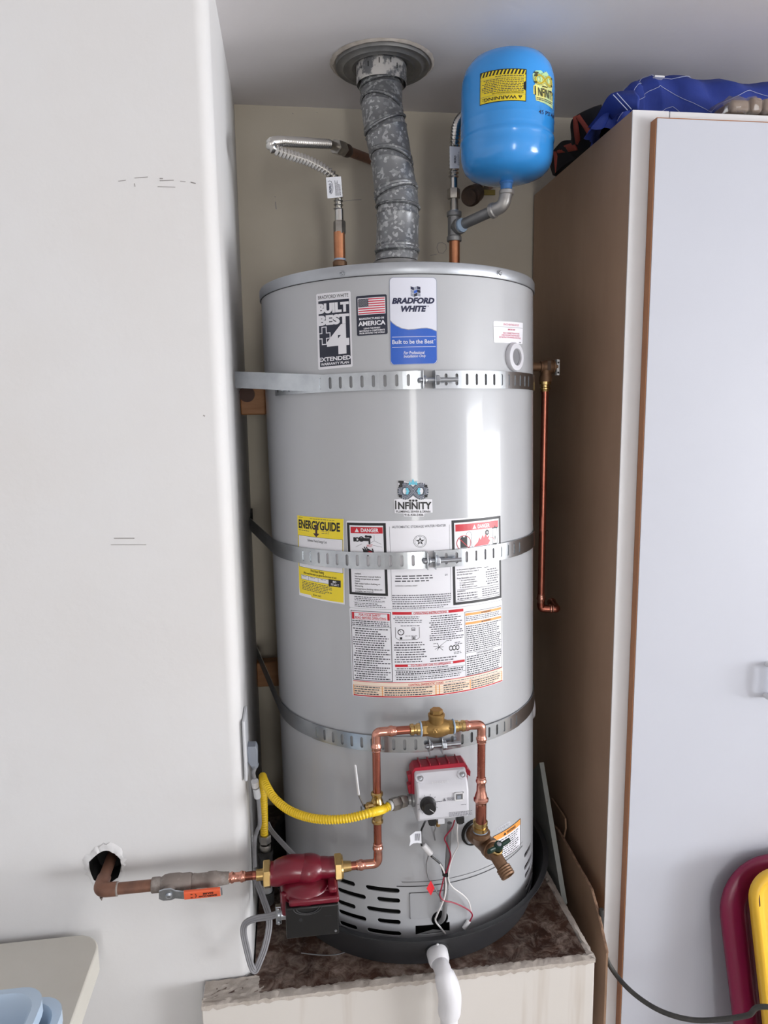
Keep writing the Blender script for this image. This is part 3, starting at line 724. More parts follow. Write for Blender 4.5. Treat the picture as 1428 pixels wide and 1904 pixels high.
# space heating outlet notice
L = sticker('d', ((917, 597), (972, 600.5), (971, 640), (918, 637)), 55, 40, PAPER, 2)
L.text('SPACE HEATING OUTLET', 15, 45, 3.6, 7.4, PINK, bold=0.0); L.rect(0.5, 10, 54.5, 10.6, GREYINK)
L.text('IMPORTANT', 23, 37, 13.2, 16.4, PINK); L.text('THIS CONNECTION IS TO BE', 14, 46, 20, 23, PINK); L.text('USED FOR SPACE HEATING ONLY', 12, 47, 24, 27, PINK); L.text('SEE INSTRUCTION MANUAL FOR DETAILS', 8, 50, 28, 31, PINK); L.fine(46, 36, 53, 39, 1, GREYINK)
L.build('outlet_notice', heater, 'small white notice with red print above the outlet ring')
# installer's sticker: two looped pipes over the name
def loop_logo(L, u, v, s, dark, mid, light, drop):
    def lem(t, r): return (u+s*1.0*(1+r)*math.cos(t)/(1+math.sin(t)**2)*1.0, v+s*0.95*(1+r)*math.sin(t)*math.cos(t)*1.35/(1+math.sin(t)**2))
    T = [2*math.pi*i/56 for i in range(57)]
    for wd, m, k in ((s*0.40, dark, 3), (s*0.33, mid, 4), (s*0.20, dark, 5), (s*0.15, light, 6), (s*0.04, dark, 7)):
        L.line([lem(t, 0) for t in T], wd, m, k)
    for sx in (-1, 1):
        for a in (-0.9, 0, 0.9): L.disc(u+sx*(s*0.55)+s*0.16*math.cos(a)*-sx*0.9, v+s*0.2*math.sin(a), s*0.11, drop, 8, n=10)
    for sx in (-1, 1):
        for a in (0.5, -0.5): L.rect(u+sx*s*0.98-s*0.12, v+a*s*0.75-s*0.10, u+sx*s*0.98+s*0.12, v+a*s*0.75+s*0.10, dark, 8)
    L.rect(u-s*1.12, v-s*0.78, u-s*0.7, v-s*0.62, dark, 8); L.rect(u-s*1.02, v-s*0.64, u-s*0.8, v-s*0.3, dark, 8)
    for dx, w in ((0, 0.17), (-0.24, 0.11), (0.24, 0.11)):
        L.poly([(u+dx*s, v-s*0.95+abs(dx)*0.6*s), (u+dx*s+w*s, v-s*0.58+abs(dx)*0.3*s), (u+dx*s, v-s*0.45), (u+dx*s-w*s, v-s*0.58+abs(dx)*0.3*s)], drop, 8)
        L.disc(u+dx*s, v+s*0.72, s*0.09, dark, 8, n=8)
L = sticker('e', ((731, 893), (804, 893), (805, 961), (732, 961)), 73, 67, None)
L.poly([(9, 3), (18, 1), (27, 3), (36, 0), (45, 3), (56, 4), (63, 12), (65, 20), (61, 29), (55, 34), (72, 34.5), (72.5, 59), (57, 60.5), (56, 66), (19, 66), (18, 60.5), (2, 60), (1, 35), (16, 33), (10, 25), (8.5, 14)], PAPER, 0)
loop_logo(L, 36.5, 19.5, 24, INK, TEALG, SILVER, CYAN)
L.text('I', 3, 5.4, 37, 53, INK, 3); L.text('NFINITY', 8.5, 70.5, 39.5, 53, INK, 3, bold=0.03)
L.text('PLUMBING, SEWER & DRAIN', 5, 68, 55, 59, INK, 3, ref='PLUMBING', bold=0.01); L.text('916-430-5406', 20, 55, 61, 65, INK, 3, bold=0.015)
L.build('installer_sticker', heater, 'cut-out sticker with looped pipes above the big labels')
# yellow energy label
L = sticker('f', ((553.5, 958), (639.5, 965), (641.5, 1124), (557, 1106)), 86, 155, PAPER, 0, lift=0.0007)
L.poly([(0, 0), (85.6, 0), (85, 20), (84, 152), (28, 152.5), (26, 149), (2, 150), (0.5, 140)], YELLOWL, 1)
L.fine(3, 2, 14, 4, 1, INK, 2); L.fine(27, 2.5, 83, 4.5, 1, INK, 2)
L.text('ENERGYGUIDE', 3, 80, 7, 23.5, INK, 3, bold=0.035, ref='ENERG')
BRN = mat('dark_brown_ink', (64, 34, 40), 0.4)
L.rect(37.5, 14, 41, 31, BRN, 4); L.poly([(33, 30), (45, 30), (39.2, 37)], BRN, 4)
L.fine(3, 22, 14, 24.5, 1, INK, 2); L.fine(3, 26, 31, 28.4, 1, INK, 2); L.fine(49, 24, 66, 26.2, 1, INK, 2); L.fine(49, 27.4, 65, 29.6, 1, INK, 2)
L.rect(2, 37, 84, 98, PAPER, 2); L.frame(2, 37, 84, 98, 0.5, INK, 3)
L.text('Estimated Yearly Energy Cost', 22, 58, 42, 46.5, INK, 3, ref='Estimated')
L.text('First Hour Rating', 27, 52, 99, 104, INK, 3, ref='First'); L.text('(How much hot water you get in the first hour of use)', 12, 73, 106, 110, INK, 3, ref='How')
L.rect(6, 113, 80, 121.5, PAPER, 2); L.frame(6, 113, 80, 121.5, 0.4, INK, 3); [L.rect(x, 113, x+0.4, 121.5, INK, 3) for x in (22, 41)]
for x in (9, 26, 46): L.fine(x, 114, x+9, 116, 1, INK, 3, ragged=0)
L.rect(60, 112, 80, 124.5, INK, 4); L.text('80', 67, 73, 114, 117.5, PAPER, 5, bold=0.03); L.fine(64, 118.5, 77, 123, 2, PAPER, 5, ragged=0)
L.fine(8, 124, 66, 142, 6, INK, 2, seed=4, ragged=0.35); L.text('($ per year)', 31, 46, 146, 149.5, INK, 2, ref='per')
L.build('energy_label', heater, 'yellow energy rating label half under the strap')
# big white danger label
L = sticker('g', ((644, 968), (930.5, 955.5), (932.5, 1115), (650, 1129)), 287, 162, PAPER, 3)
L.frame(1, 3.5, 69.5, 137, 4.6, INK, 1); L.rect(7.5, 11, 64, 22.5, RED, 1)
L.poly([(15, 20.6), (18.8, 13), (22.6, 20.6)], PAPER, 2); L.text('DANGER', 26, 57, 13.2, 20.4, PAPER, 2, bold=0.03)
L.ring(19, 34, 4.2, 2.2, INK, 2); L.rect(12, 30, 16, 38, INK, 2); L.disc(15, 34, 3, INK, 2); L.rect(22, 31, 42, 36.5, INK, 2); L.ring(26.5, 33, 5, 2, INK, 3); L.rect(33, 26.5, 44, 30, INK, 2); L.disc(35, 28, 2.4, INK, 3); L.disc(42.5, 29, 2.4, INK, 3); L.rect(39, 34, 42, 42, INK, 2)
L.line([(49, 25), (49, 36), (61, 42)], 0.5, GREYINK); L.line([(49, 36), (40, 41)], 0.5, GREYINK); L.line([(16, 48), (27, 42)], 0.5, GREYINK); L.line([(46, 44), (62, 47)], 0.5, GREYINK)
L.text('HOT', 36, 46, 42.5, 47.5, RED, 3)
L.poly([(28, 50), (34, 53), (38, 50), (46, 55), (54, 62), (36, 64), (30, 62)], INK, 2); L.poly([(36, 54), (45, 56), (49, 62), (38, 63)], RED, 3)
for a, e in (((28, 50), (33, 58)), ((31, 47), (36, 57)), ((35, 47), (38, 57)), ((45, 50), (48, 60))): L.line([a, e], 2, INK, 3)
for i, (t, w) in enumerate((('scalded.', 12), ('See instruction manual before', 46), ('setting temperature at water', 43), ('heater.', 10), ('Feel water before bathing or', 45), ('showering.', 15), ('Temperature limiting valves are', 48), ('available, see manual.', 33))):
    y = (97.5, 102.5, 107, 111.3, 116, 120.5, 126, 130.3)[i]; L.text(t, 12, 12+w, y-1.8, y+2.0, INK, 2, ref='Tg')
L.fine(10, 139, 66, 148.5, 3, INK, 1, seed=1); L.rect(8, 149.3, 64, 149.8, GREYINK); L.fine(10, 151, 66, 160, 3, INK, 1, seed=2)
L.rect(75.5, 10, 76, 146, GREYINK); L.rect(178, 10, 178.5, 146, GREYINK)
L.text('AUTOMATIC STORAGE WATER HEATER', 80, 172, 8.5, 13, GREYINK, 2)
L.ring(126.5, 37.5, 11.3, 0.6, INK); L.ring(126.5, 37.5, 9.2, 0.4, INK)
st = []
for i in range(10):
    r = 7.8 if i % 2 == 0 else 3.1; a = -math.pi/2+i*math.pi/5; st.append((126.5+r*math.cos(a), 37.5+r*math.sin(a)))
for i in range(10): L._tri([(126.5, 37.5), st[i], st[(i+1) % 10]], INK, 1)
L.disc(126.5, 37.5, 2.1, PAPER, 2); L.disc(126.5, 37.5, 1, INK, 3)
L.rect(117, 57, 138.5, 62, INK, 1); L.text('A85', 118.5, 125, 58, 61, PAPER, 2); L.fine(126.5, 58.6, 137.5, 60.4, 1, PAPER, 2, ragged=0)
L.fine(83, 98, 148, 107, 2, INK, 1, seed=5, word=9, ragged=0.1); L.fine(82, 107, 148, 112, 1, INK, 1, seed=6, word=9, ragged=0.2); L.fine(168, 99, 173, 103, 2, INK, 1, ragged=0)
L.text('CATEGORY I NATURAL DRAFT', 82, 120, 117, 119.4, GREYINK, 2)
L.fine(76.5, 134, 178, 153, 5, GREYINK, 1, seed=8, ragged=0.03, fill=0.55, word=4); L.fine(76.5, 154, 178, 161, 2, INK, 1, seed=9, ragged=0.25, word=4.5)
L.frame(182, 3, 286.5, 158, 4.8, INK, 1); L.rect(189, 11, 280, 23.5, RED, 1)
L.poly([(222, 21.5), (226, 13.5), (230, 21.5)], PAPER, 2); L.text('DANGER', 233, 259, 14, 21.4, PAPER, 2, bold=0.03)
L.rect(198, 35, 211, 54, INK, 2); L.rect(200, 32, 203, 35.2, INK, 2); L.rect(207, 33, 211, 35.2, INK, 2); L.ring(204.5, 45.5, 14, 1.1, RED, 3); L.line([(194.6, 35.6), (214.4, 55.4)], 1.2, RED, 4)
L.line([(209, 34), (210, 28), (215, 25.5), (219, 28), (220, 34), (219, 44), (221, 54), (218, 60)], 0.7, GREYINK); L.line([(221, 57), (228, 55), (235, 57), (243, 54.5), (252, 55), (260, 53)], 0.5, GREYINK)
L.poly([(224, 54), (233, 46), (236, 38), (239, 43), (243, 34), (246, 40), (250, 33), (253, 39), (258, 36), (256, 43), (260, 46), (255, 53)], RED, 2)
L.poly([(249, 28), (253, 25), (257, 28), (257, 33), (253, 36), (249, 33)], INK, 3); L.disc(253, 30.5, 2, PAPER, 4); L.disc(253, 30.5, 1, INK, 5)
L.frame(266, 23, 277, 53, 0.6, INK, 2); L.rect(265, 23, 278, 25, INK, 2); L.poly([(270, 23), (271.5, 19), (273, 23)], INK, 2); L.rect(266, 53, 276, 55.5, INK, 2); L.poly([(270.6, 41), (271.8, 38), (273, 41), (271.8, 47)], INK, 2)
L.line([(260, 41), (265, 41), (269, 44), (270, 50)], 0.9, RED, 2)
L.text('Flammable Vapors', 221, 257, 57, 61.5, GREYINK, 3, ref='Flammable')
for i, t in enumerate(('in the presence of gasoline, solvents', 'or adhesives in the same room or', 'area near the water heater.')): L.text(t, 190, (240, 234, 221)[i], 92+i*4.6, 95.6+i*4.6, INK, 2, ref='Tg')
for i, t in enumerate(('Keep flammable products:', '1. far away from heater,', '2. in approved containers,', '3. tightly closed and', "4. out of children's reach.")): L.text(t, 190 if i == 0 else 195, (228, 226, 230, 222, 230)[i], 108+i*4.3, 111.6+i*4.3, INK, 2, ref='Tg')
L.text('Vapors:', 245, 255, 93, 96.5, INK, 2, ref='Tg')
L.fine(249, 97.5, 279, 128, 7, INK, 1, seed=11, ragged=0.25, indent=(0, 3))
L.rect(190, 130.3, 280, 131.1, INK, 2); L.text('Installation:', 190, 206, 132, 135.4, INK, 2, ref='Tg'); L.fine(190, 136, 232, 150, 3, INK, 1, seed=12, ragged=0.2); L.fine(240, 133, 280, 149, 4, INK, 1, seed=13, ragged=0.2)
L.rect(187, 150.4, 281, 151.1, INK, 2)
L.build('danger_label', heater, 'large white label with two black-framed danger panels')
# operating instructions label below it
L = sticker('h', ((650, 1129.5), (933, 1115.5), (935, 1266), (656, 1293)), 283, 160, PAPER, 3, lift=0.0006)
L.frame(2, 4, 72, 130, 1, INK, 1); L.rect(4, 7, 70, 19.5, RED, 1); L.rect(8.5, 8, 66, 19, PAPER, 2)
L.text('FOR YOUR SAFETY', 17, 55, 8.8, 13, RED, 3, bold=0.025); L.text('READ BEFORE OPERATING', 10, 64, 14.2, 18.2, RED, 3, bold=0.025)
L.fine(4, 20.5, 69, 31, 3, INK, 1, seed=21, ragged=0.1, fill=0.5); L.rect(2, 31.6, 72, 32.3, INK, 2); L.fine(5, 34, 69, 128, 23, INK, 1, seed=22, ragged=0.35, indent=(0, 2, 4), fill=0.46)
L.rect(74.5, 3.5, 107, 8.6, RED, 1); L.rect(170, 3.5, 197.5, 8.6, RED, 1); L.frame(74.5, 3.5, 197.5, 8.6, 0.4, RED, 1); L.text('OPERATING INSTRUCTIONS', 110, 167, 4.2, 8.2, RED, 3, bold=0.02)
L.fine(76, 11, 128, 24, 4, INK, 1, seed=23, ragged=0.2, indent=(0, 3)); L.fine(136, 11, 197, 58, 12, INK, 1, seed=24, ragged=0.25, indent=(0, 3))
L.ring(88, 40, 5.6, 1.4, INK); L.line([(88, 40), (86, 36)], 0.9, INK); L.line([(79, 31), (79, 50), (84, 54), (114, 54), (119, 50), (119, 31)], 0.7, INK); L.frame(106, 32, 112, 37.5, 0.8, INK); L.fine(107, 33.5, 111, 36.5, 1, INK, ragged=0); L.rect(86, 49, 90, 53, INK); L.frame(106, 48, 112, 53, 0.8, INK); L.rect(108, 49.5, 110.5, 52, INK); L.fine(88, 27, 120, 30, 1, INK, seed=3); L.fine(95, 46, 116, 48, 1, INK, seed=3)
L.fine(76, 57, 133, 96, 9, INK, 1, seed=25, ragged=0.3, indent=(0, 3)); L.fine(136, 88, 192, 97, 2, INK, 1, seed=26, ragged=0.3)
for a in range(7): L.line([(152, 70), (152+(8+3*(a % 3))*math.cos(a*0.9), 70+(6+2*(a % 2))*math.sin(a*0.9))], 0.8, INK)
for sx in (0, 6, 12): L.ring(173+sx, 74, 3.4, 1.2, INK, ry=5)
L.line([(155, 67), (165, 60)], 0.5, INK); L.fine(165, 58, 177, 60.5, 1, INK); L.fine(142, 62, 151, 64, 1, INK); L.fine(180, 63, 194, 69, 2, INK); L.fine(178, 81, 194, 86, 2, INK)
L.rect(76.5, 98.5, 98, 103, RED, 1); L.rect(176, 98.5, 198, 103, RED, 1); L.frame(76.5, 98.5, 198, 103, 0.4, RED, 1); L.text('TO TURN OFF GAS TO APPLIANCE', 103, 172, 99, 102.6, RED, 3, bold=0.015)
L.fine(79, 104.5, 180, 108, 1, INK, 1, seed=27); L.rect(76, 108.8, 199, 109.4, INK, 2); L.fine(78, 110.5, 196, 118, 2, INK, 1, seed=28, fill=0.58, ragged=0.15); L.rect(76, 119, 199, 119.6, INK, 2); L.fine(78, 120.5, 196, 128, 2, INK, 1, seed=29, ragged=0.15)
L.frame(199.5, 10, 281, 131, 0.8, INK, 1); L.rect(201, 13, 279.5, 17.5, ORANGE, 1); L.text('WARNING', 237, 255, 13.6, 16.9, INK, 3, bold=0.01); L.poly([(233, 16.8), (234.7, 13.6), (236.4, 16.8)], INK, 3); L.fine(202, 18.5, 279, 28, 3, INK, 1, seed=30, ragged=0.2)
L.rect(201, 30, 279.5, 34.5, ORANGE, 1); L.text('WARNING', 237, 255, 30.6, 33.9, INK, 3, bold=0.01); L.poly([(233, 33.8), (234.7, 30.6), (236.4, 33.8)], INK, 3); L.fine(202, 36, 279, 86, 13, INK, 1, seed=31, ragged=0.15, fill=0.48); L.rect(200, 87, 281, 87.6, INK, 2); L.text('STATE OF CALIFORNIA NOTICE', 222, 258, 88.8, 92, INK, 3); L.fine(202, 93, 279, 130, 9, INK, 1, seed=32, ragged=0.12, fill=0.5)
L.rect(2, 131.5, 281, 157, CREAMT, 1); L.rect(2, 131.2, 281, 132.4, RED, 2); L.text('CONTROL DIAGNOSTIC CODES', 98, 158, 134, 138, RED, 3, bold=0.015); L.fine(161, 134.5, 272, 137.5, 1, GREYINK, 2, seed=33, ragged=0.05)
for i in range(1, 5): L.rect(2, 134.5+i*4.4, 281, 134.9+i*4.4, RED if i == 1 else ORANGE, 2)
for x0, x1 in ((4, 50), (57, 140), (158, 205), (210, 276)): L.fine(x0, 139.6, x1, 156.6, 4, INK, 3, seed=int(x0), ragged=0.3)
for x in (2, 53, 144, 150, 207, 279): L.rect(x, 139, x+1.4, 157, ORANGE, 3)
L.rect(2, 157, 281, 159, RED, 3)
L.build('instruction_label', heater, 'large white operating instruction label with red bands')
# small warning by the drain valve
L = sticker('i', ((916, 1555), (967.5, 1521), (967.5, 1573), (917, 1606)), 60, 52, PAPER, 0)
L.frame(0, 0, 60, 52, 1.1, INK, 2); L.rect(1, 1, 59, 11, ORANGE, 1); L.text('WARNING', 26, 46, 3.4, 9, INK, 3, bold=0.02); L.poly([(19, 9), (22, 3.6), (25, 9)], INK, 3); L.fine(4, 13, 56, 49, 9, INK, 1, seed=41, ragged=0.3, word=6)
L.build('valve_warning_label', heater, 'small orange-topped warning label by the drain valve')
L = sticker('j', ((924, 1540), (948, 1526), (949, 1533), (925, 1547)), 30, 9, mat('clear_film_label', (196, 198, 204), 0.3), 2); L.fine(2, 1.5, 28, 8, 3, GREYINK, 1, seed=42, ragged=0.2); L.build('clear_label', heater)

# ------------------------------------------------------------------ gas control valve on the heater front
ga, gz = tank(816, 1454); ga -= 1.0
gd, gt = tdir(ga-2.0), ttan(ga-2.0)
G0 = tpt(ga, R0, gz)
def G(x, d, h): return G0 + gt*x*0.92 + gd*d*0.9 + AX*h*0.84
ctrl_prof = [(0.012, 0.051), (0.034, 0.053), (0.043, 0.049), (0.047, 0.043), (0.052, 0.036), (0.061, 0.026), (0.066, 0.014), (0.067, -0.040), (0.062, -0.049), (0.050, -0.053), (0.012, -0.053)]
b = MB(); b.prism([G(-0.0515, d, h) for d, h in ctrl_prof], gt*0.0948, VALVEW)
ctrl = b.build('gas_control', heater, bevel=0.004, segs=3, angle=30, label='pale grey gas control valve with a black dial')
b = MB()
b.prism([G(-0.058, 0.003, h) if i < 1 else p for i, (h, p) in enumerate([(0, G(-0.056, 0.004, -0.045)), (0, G(-0.056, 0.004, 0.05)), (0, G(-0.050, 0.004, 0.059)), (0, G(0.050, 0.004, 0.061)), (0, G(0.056, 0.004, 0.052)), (0, G(0.056, 0.004, -0.045))])], gd*0.030, REDP)
for x in (-0.038, -0.019, 0.0, 0.019, 0.038): b.box(G(x, 0.019, 0.0606), (0.0025, 0.03, 0.006), REDP, (gt, gd, AX))
for h, l in ((0.034, 0.018), (0.008, 0.022)): b.prism([G(-0.056, 0.014, h+l/2), G(-0.064, 0.014, h+l/2-0.003), G(-0.062, 0.014, h-l/2), G(-0.056, 0.014, h-l/2)], gd*0.016, REDP)
b.prism([G(0.056, 0.014, 0.045), G(0.064, 0.014, 0.036), G(0.063, 0.014, 0.024), G(0.056, 0.014, 0.03)], gd*0.016, REDP)
b.build('valve_backplate', ctrl, bevel=0.001, label='crimson ribbed plastic backplate')
KD = G(-0.031, 0.0672, -0.008)
b = MB(); b.lathe([(0.0145, 0), (0.0145, 0.004), (0.0125, 0.006), (0.0120, 0.016), (0.0108, 0.018), (0.001, 0.018)], KD, gd, BLACKP, 32, cap=False); kn = b.build('dial', ctrl)
b = MB(); e = unit(gt*0.75-AX*0.6); b.box(KD+gd*0.0182+e*0.005, (0.010, 0.0007, 0.0006), WHITEP, (e, unit(np.cross(gd, e)), gd)); b.build('pointer', kn)
b = MB()
for i in range(10):
    a = math.radians(-150+i*33); e = gt*math.sin(a)+AX*math.cos(a); b.box(KD+gd*0.0007+e*0.0175, (0.0032 if i != 7 else 0.008, 0.0007, 0.0003), GREYINK, (e, unit(np.cross(gd, e)), gd))
L = Lab(flat_map(G(-0.05, 0.0672, 0.02), gt*0.1, -AX*0.07, gd, 100, 70), 100); L.mb = b
L.fine(12, 22, 17, 24, 1, GREYINK, ragged=0, word=3); L.fine(24, 19, 31, 21, 1, GREYINK, ragged=0, word=3); L.fine(38, 20, 44, 22, 1, GREYINK, ragged=0, word=3); L.fine(10, 54, 15, 57, 2, GREYINK, ragged=0, word=3)
L.poly([(45, 21), (48, 15), (51, 21)], GREYINK); L.fine(53, 14.5, 70, 21.5, 4, GREYINK, ragged=0.1, word=3, seed=2); L.fine(56, 43, 100, 52, 4, GREYINK, ragged=0.15, word=4, seed=3); L.fine(78, 30, 87, 32, 1, GREYINK, ragged=0)
b.build('dial_marking', ctrl, smooth=False, fix=False)
b = MB(); c = G(0.031, 0.0675, 0.003)
for x, h, sx, sh in ((0, 0.0065, 0.017, 0.002), (0, -0.0065, 0.017, 0.002), (-0.0075, 0, 0.002, 0.015), (0.0075, 0, 0.002, 0.015)): b.box(c+gt*x+AX*h, (sx, 0.003, sh), WHITEP, (gt, gd, AX))
b.box(c-gd*0.0006, (0.0135, 0.0015, 0.0115), GREYW, (gt, gd, AX)); b.box(c-AX*0.001, (0.007, 0.0025, 0.006), PLUGG, (gt, gd, AX)); b.build('status_window', ctrl)
for x in (-0.042, 0.042):
    b = MB(); b.lathe([(0.0085, -0.003), (0.0085, 0.001), (0.006, 0.0012), (0.0055, -0.0005), (0.0055, -0.003)], G(x, 0.049, 0.041), gd*0.75+AX*0.65, VALVEW, 24); b.lathe([(0.0035, 0.0), (0.0035, 0.0022), (0.002, 0.003)], G(x, 0.049, 0.041), gd*0.75+AX*0.65, ZINC, 14); b.build('screw', ctrl)
for x, d in ((-0.021, 0.056), (0.034, 0.060)):
    b = MB(); b.box(G(x, d, -0.053), (0.0135, 0.013, 0.011), BLACKP, (gt, gd, AX)); b.box(G(x, d+0.003, -0.060), (0.009, 0.006, 0.004), BLACKP, (gt, gd, AX)); b.build('connector', ctrl, bevel=0.0006)
b = MB(); b.box(G(-0.003, 0.052, -0.056), (0.012, 0.012, 0.010), VALVEW, (gt, gd, AX)); b.lathe([(0.004, 0), (0.004, 0.009)], G(-0.008, 0.05, -0.06), -AX, BRASSC, 14); b.build('test_port', ctrl)
L = Lab(flat_map(G(-0.022, 0.0545, 0.035), gt*0.036, unit(-AX*0.8+gd*0.75)*0.007, unit(gd*0.8+AX*0.75), 36, 7, lift=0.0008), 60)
for i in range(7): L.frame(2+i*4.6, 1.6, 2+i*4.6+(3 if i % 2 else 2), 5.4, 0.6, WHITEP, 1)
L.build('embossed_lettering', ctrl)
# gas inlet fitting on the left flank
inl = G(-0.052, 0.030, -0.016)
b = MB(); b.lathe([(0.0135, -0.004), (0.0135, 0.004), (0.009, 0.006), (0.009, 0.011)], inl, -gt, IRONG, 28); b.build('inlet_boss', ctrl)
# grey manifold tube, pilot tube and wires below the control
b = MB(); q = [TK(836, 1530, 0.030), TK(832, 1600, 0.022), TK(828, 1680, 0.014), TK(825, 1708, 0.010), TK(818, 1714, 0.0)]; b.tube(rpath(q, 0.012), 0.0046, GREYW, 12); b.build('gas_tube', heater, label='grey vertical burner tube')
def wire(pts, r, m, name='wire', lab=None, dR=0.02):
    b = MB(); b.tube(spline([TK(p[0], p[1], p[2] if len(p) > 2 else dR) for p in pts], 8), r, m, 8); return b.build(name, heater, label=lab)
wire([(792, 1524, 0.05), (787, 1535, 0.036), (783, 1546, 0.03), (783, 1565, 0.028), (784, 1572, 0.026)], 0.0019, BLACKP, lab='black wire')
wire([(802, 1592, 0.022), (812, 1600, 0.02), (820, 1608, 0.02), (824, 1622, 0.02)], 0.0021, BLACKP, lab='black wire')
wire([(818, 1606, 0.021), (826, 1622, 0.024), (829, 1645, 0.022), (826, 1670, 0.02), (813, 1700, 0.012), (810, 1712, 0.004), (820, 1726, 0.0), (828, 1736, 0.002)], 0.0017, WHITEW, lab='white wire')
wire([(798, 1586, 0.022), (793, 1608, 0.02), (796, 1630, 0.02), (806, 1648, 0.02), (818, 1668, 0.018), (820, 1676, 0.016)], 0.0014, GREYW, lab='grey wire')
wire([(845, 1526, 0.06), (840, 1540, 0.04), (827, 1558, 0.034), (832, 1572, 0.032), (838, 1590, 0.03), (834, 1610, 0.027), (826, 1630, 0.024), (821, 1650, 0.022), (818, 1664, 0.02), (825, 1674, 0.02), (845, 1679, 0.016), (868, 1690, 0.012), (878, 1700, 0.01), (875, 1710, 0.008), (871, 1716, 0.006)], 0.0014, REDW, lab='red wire')
wire([(851, 1528, 0.06), (850, 1545, 0.04), (851, 1562, 0.032), (852, 1573, 0.028), (843, 1590, 0.028), (836, 1612, 0.028), (834, 1635, 0.026), (842, 1650, 0.022), (862, 1665, 0.016), (872, 1678, 0.012), (876, 1696, 0.008)], 0.0013, WHITEW, lab='white wire')
wire([(778+2, 1512, 0.05), (808, 1535, 0.03), (807, 1548, 0.02), (809, 1562, 0.006)], 0.0012, GREYW, lab='thin grey probe wire')
def blob(p, q, r, m, name, d=0.02, lab=None):
    b = MB(); a, e = TK(*p, d), TK(*q, d); b.tube([a, a+(e-a)*0.05, a+(e-a)*0.95, e], [r*0.7, r, r, r*0.7], m, 12); return b.build(name, heater, label=lab)
blob((786, 1570), (802, 1588), 0.0058, WHITEP, 'inline_connector', 0.024, 'white plastic inline connector')
blob((872, 1712), (862, 1727), 0.0045, WHITEP, 'inline_connector', 0.006, 'white plastic inline connector')
b = MB(); b.lathe([(0.0068, 0), (0.0068, 0.006)], TK(829, 1627, 0.022), AX, BLACKP, 16); b.build('wire_clip', heater, label='black clip holding the wires')
def paper_flag(pts, m, name, thick, lines=True, lab=None):
    q = [TK(x, y, d) for x, y, d in pts]; b = MB(); b.prism(q, tdir(0)*0.0005, m)
    return b.build(name, heater, smooth=False, label=lab)
fl = paper_flag([(783, 1545, 0.032), (772, 1546, 0.036), (762, 1554, 0.042), (763, 1564, 0.042), (761, 1573, 0.044), (768, 1568, 0.04), (776, 1567, 0.036), (784, 1568, 0.032)], TAGP, 'wire_tag', 0.0004, lab='white paper tag on the black wire')
b = MB()
for i in range(5): b.add([TK(772+i*2.0, 1550, 0.0385-0.0009*i), TK(773+i*2.0, 1550, 0.0385-0.0009*i), TK(772+i*2.0, 1563, 0.0385-0.0009*i), TK(771+i*2.0, 1563, 0.0385-0.0009*i)], [(0, 1, 2, 3)], GREYINK)
b.build('tag_print', fl, smooth=False)
fl = paper_flag([(801, 1637, 0.022), (808, 1651, 0.022), (801, 1665, 0.024), (793, 1652, 0.026)], REDTAG, 'wire_tag', 0.0004, lab='red diamond tag on the grey wire')

# ================================================================== drain pan and its white drain pipe
pan = thing('drain_pan', 'round charcoal plastic drain pan under the water heater', 'drain pan', (-0.006, 0.010, ZP))
PC = np.array([-0.006, 0.010, ZP])
b = MB(); b.lathe([(0.001, 0.002), (0.278, 0.002), (0.285, 0.004), (0.310, 0.074), (0.3185, 0.077), (0.3190, 0.080), (0.3135, 0.0805), (0.3075, 0.079), (0.282, 0.008), (0.001, 0.007)], PC, (0, 0, 1), PANP, 128, cap=False)
b.build('pan_tray', pan, angle=50)
dp = P(812, 1768, -0.291)
dn = np.array([0.03, -0.92, -0.28])
b = MB(); b.lathe([(0.023, 0.0), (0.023, 0.004), (0.015, 0.005), (0.015, 0.012)], P(812, 1764, -0.286), dn, PANP, 28); b.build('pan_outlet', pan)
dpipe = thing('drain_pipe', 'white plastic drain pipe bending down from the pan over the platform edge', 'pipe', (dp[0], -0.36, 0.1))
b = MB(); b.lathe([(0.0135, -0.001), (0.0195, 0.0), (0.0205, 0.003), (0.0200, 0.018), (0.0182, 0.024), (0.0175, 0.024)], dp, dn, PVC, 36); b.ball(dp+unit(dn)*0.006+np.array([0, 0, 0.0195]), 0.003, PVC, 10); b.build('coupling', dpipe, bevel=0)
e0 = dp+unit(dn)*0.02; e1 = P(826, 1812, -0.340); e2 = P(836, 1850, -0.352); e3 = P(835, 1885, -0.352); e4 = np.array([e3[0]-0.003, e3[1], 0.001])
b = MB(); q = spline([e0, e1, e2, e3], 8); nq = len(q)
b.tube(q, [0.0158 if i < nq*0.28 else (0.0180+0.003*(i-nq*0.28)/(nq*0.2) if i < nq*0.48 else (0.0212 if i < nq*0.93 else 0.0200)) for i in range(nq)], PVC, 30); b.build('street_elbow', dpipe)
b = MB(); b.tube([e3+np.array([0, 0, 0.01]), e4], 0.0162, PVC, 30); dpp = b.build('straight_pipe', dpipe)
def pipe_map(o, r, d, up, Wd, H):   # lettering on a vertical pipe, reading upwards
    return lambda u, v, k: (lambda a: V3(o)+np.array([r*math.sin(a), -r*math.cos(a), 0])*(1+0.004*k)+np.array([0, 0, up*u/Wd]))((v/H-0.5)*1.25+0.15)
o0 = e3+np.array([0, 0, -0.048]); o0[0] -= 0.0006
L = Lab(pipe_map(o0, 0.0163, 0, 0.036, 36, 16), 100); L.text('CHAR', 0, 36, 2, 14, MARPR, 1); L.build('pipe_print', dpp)

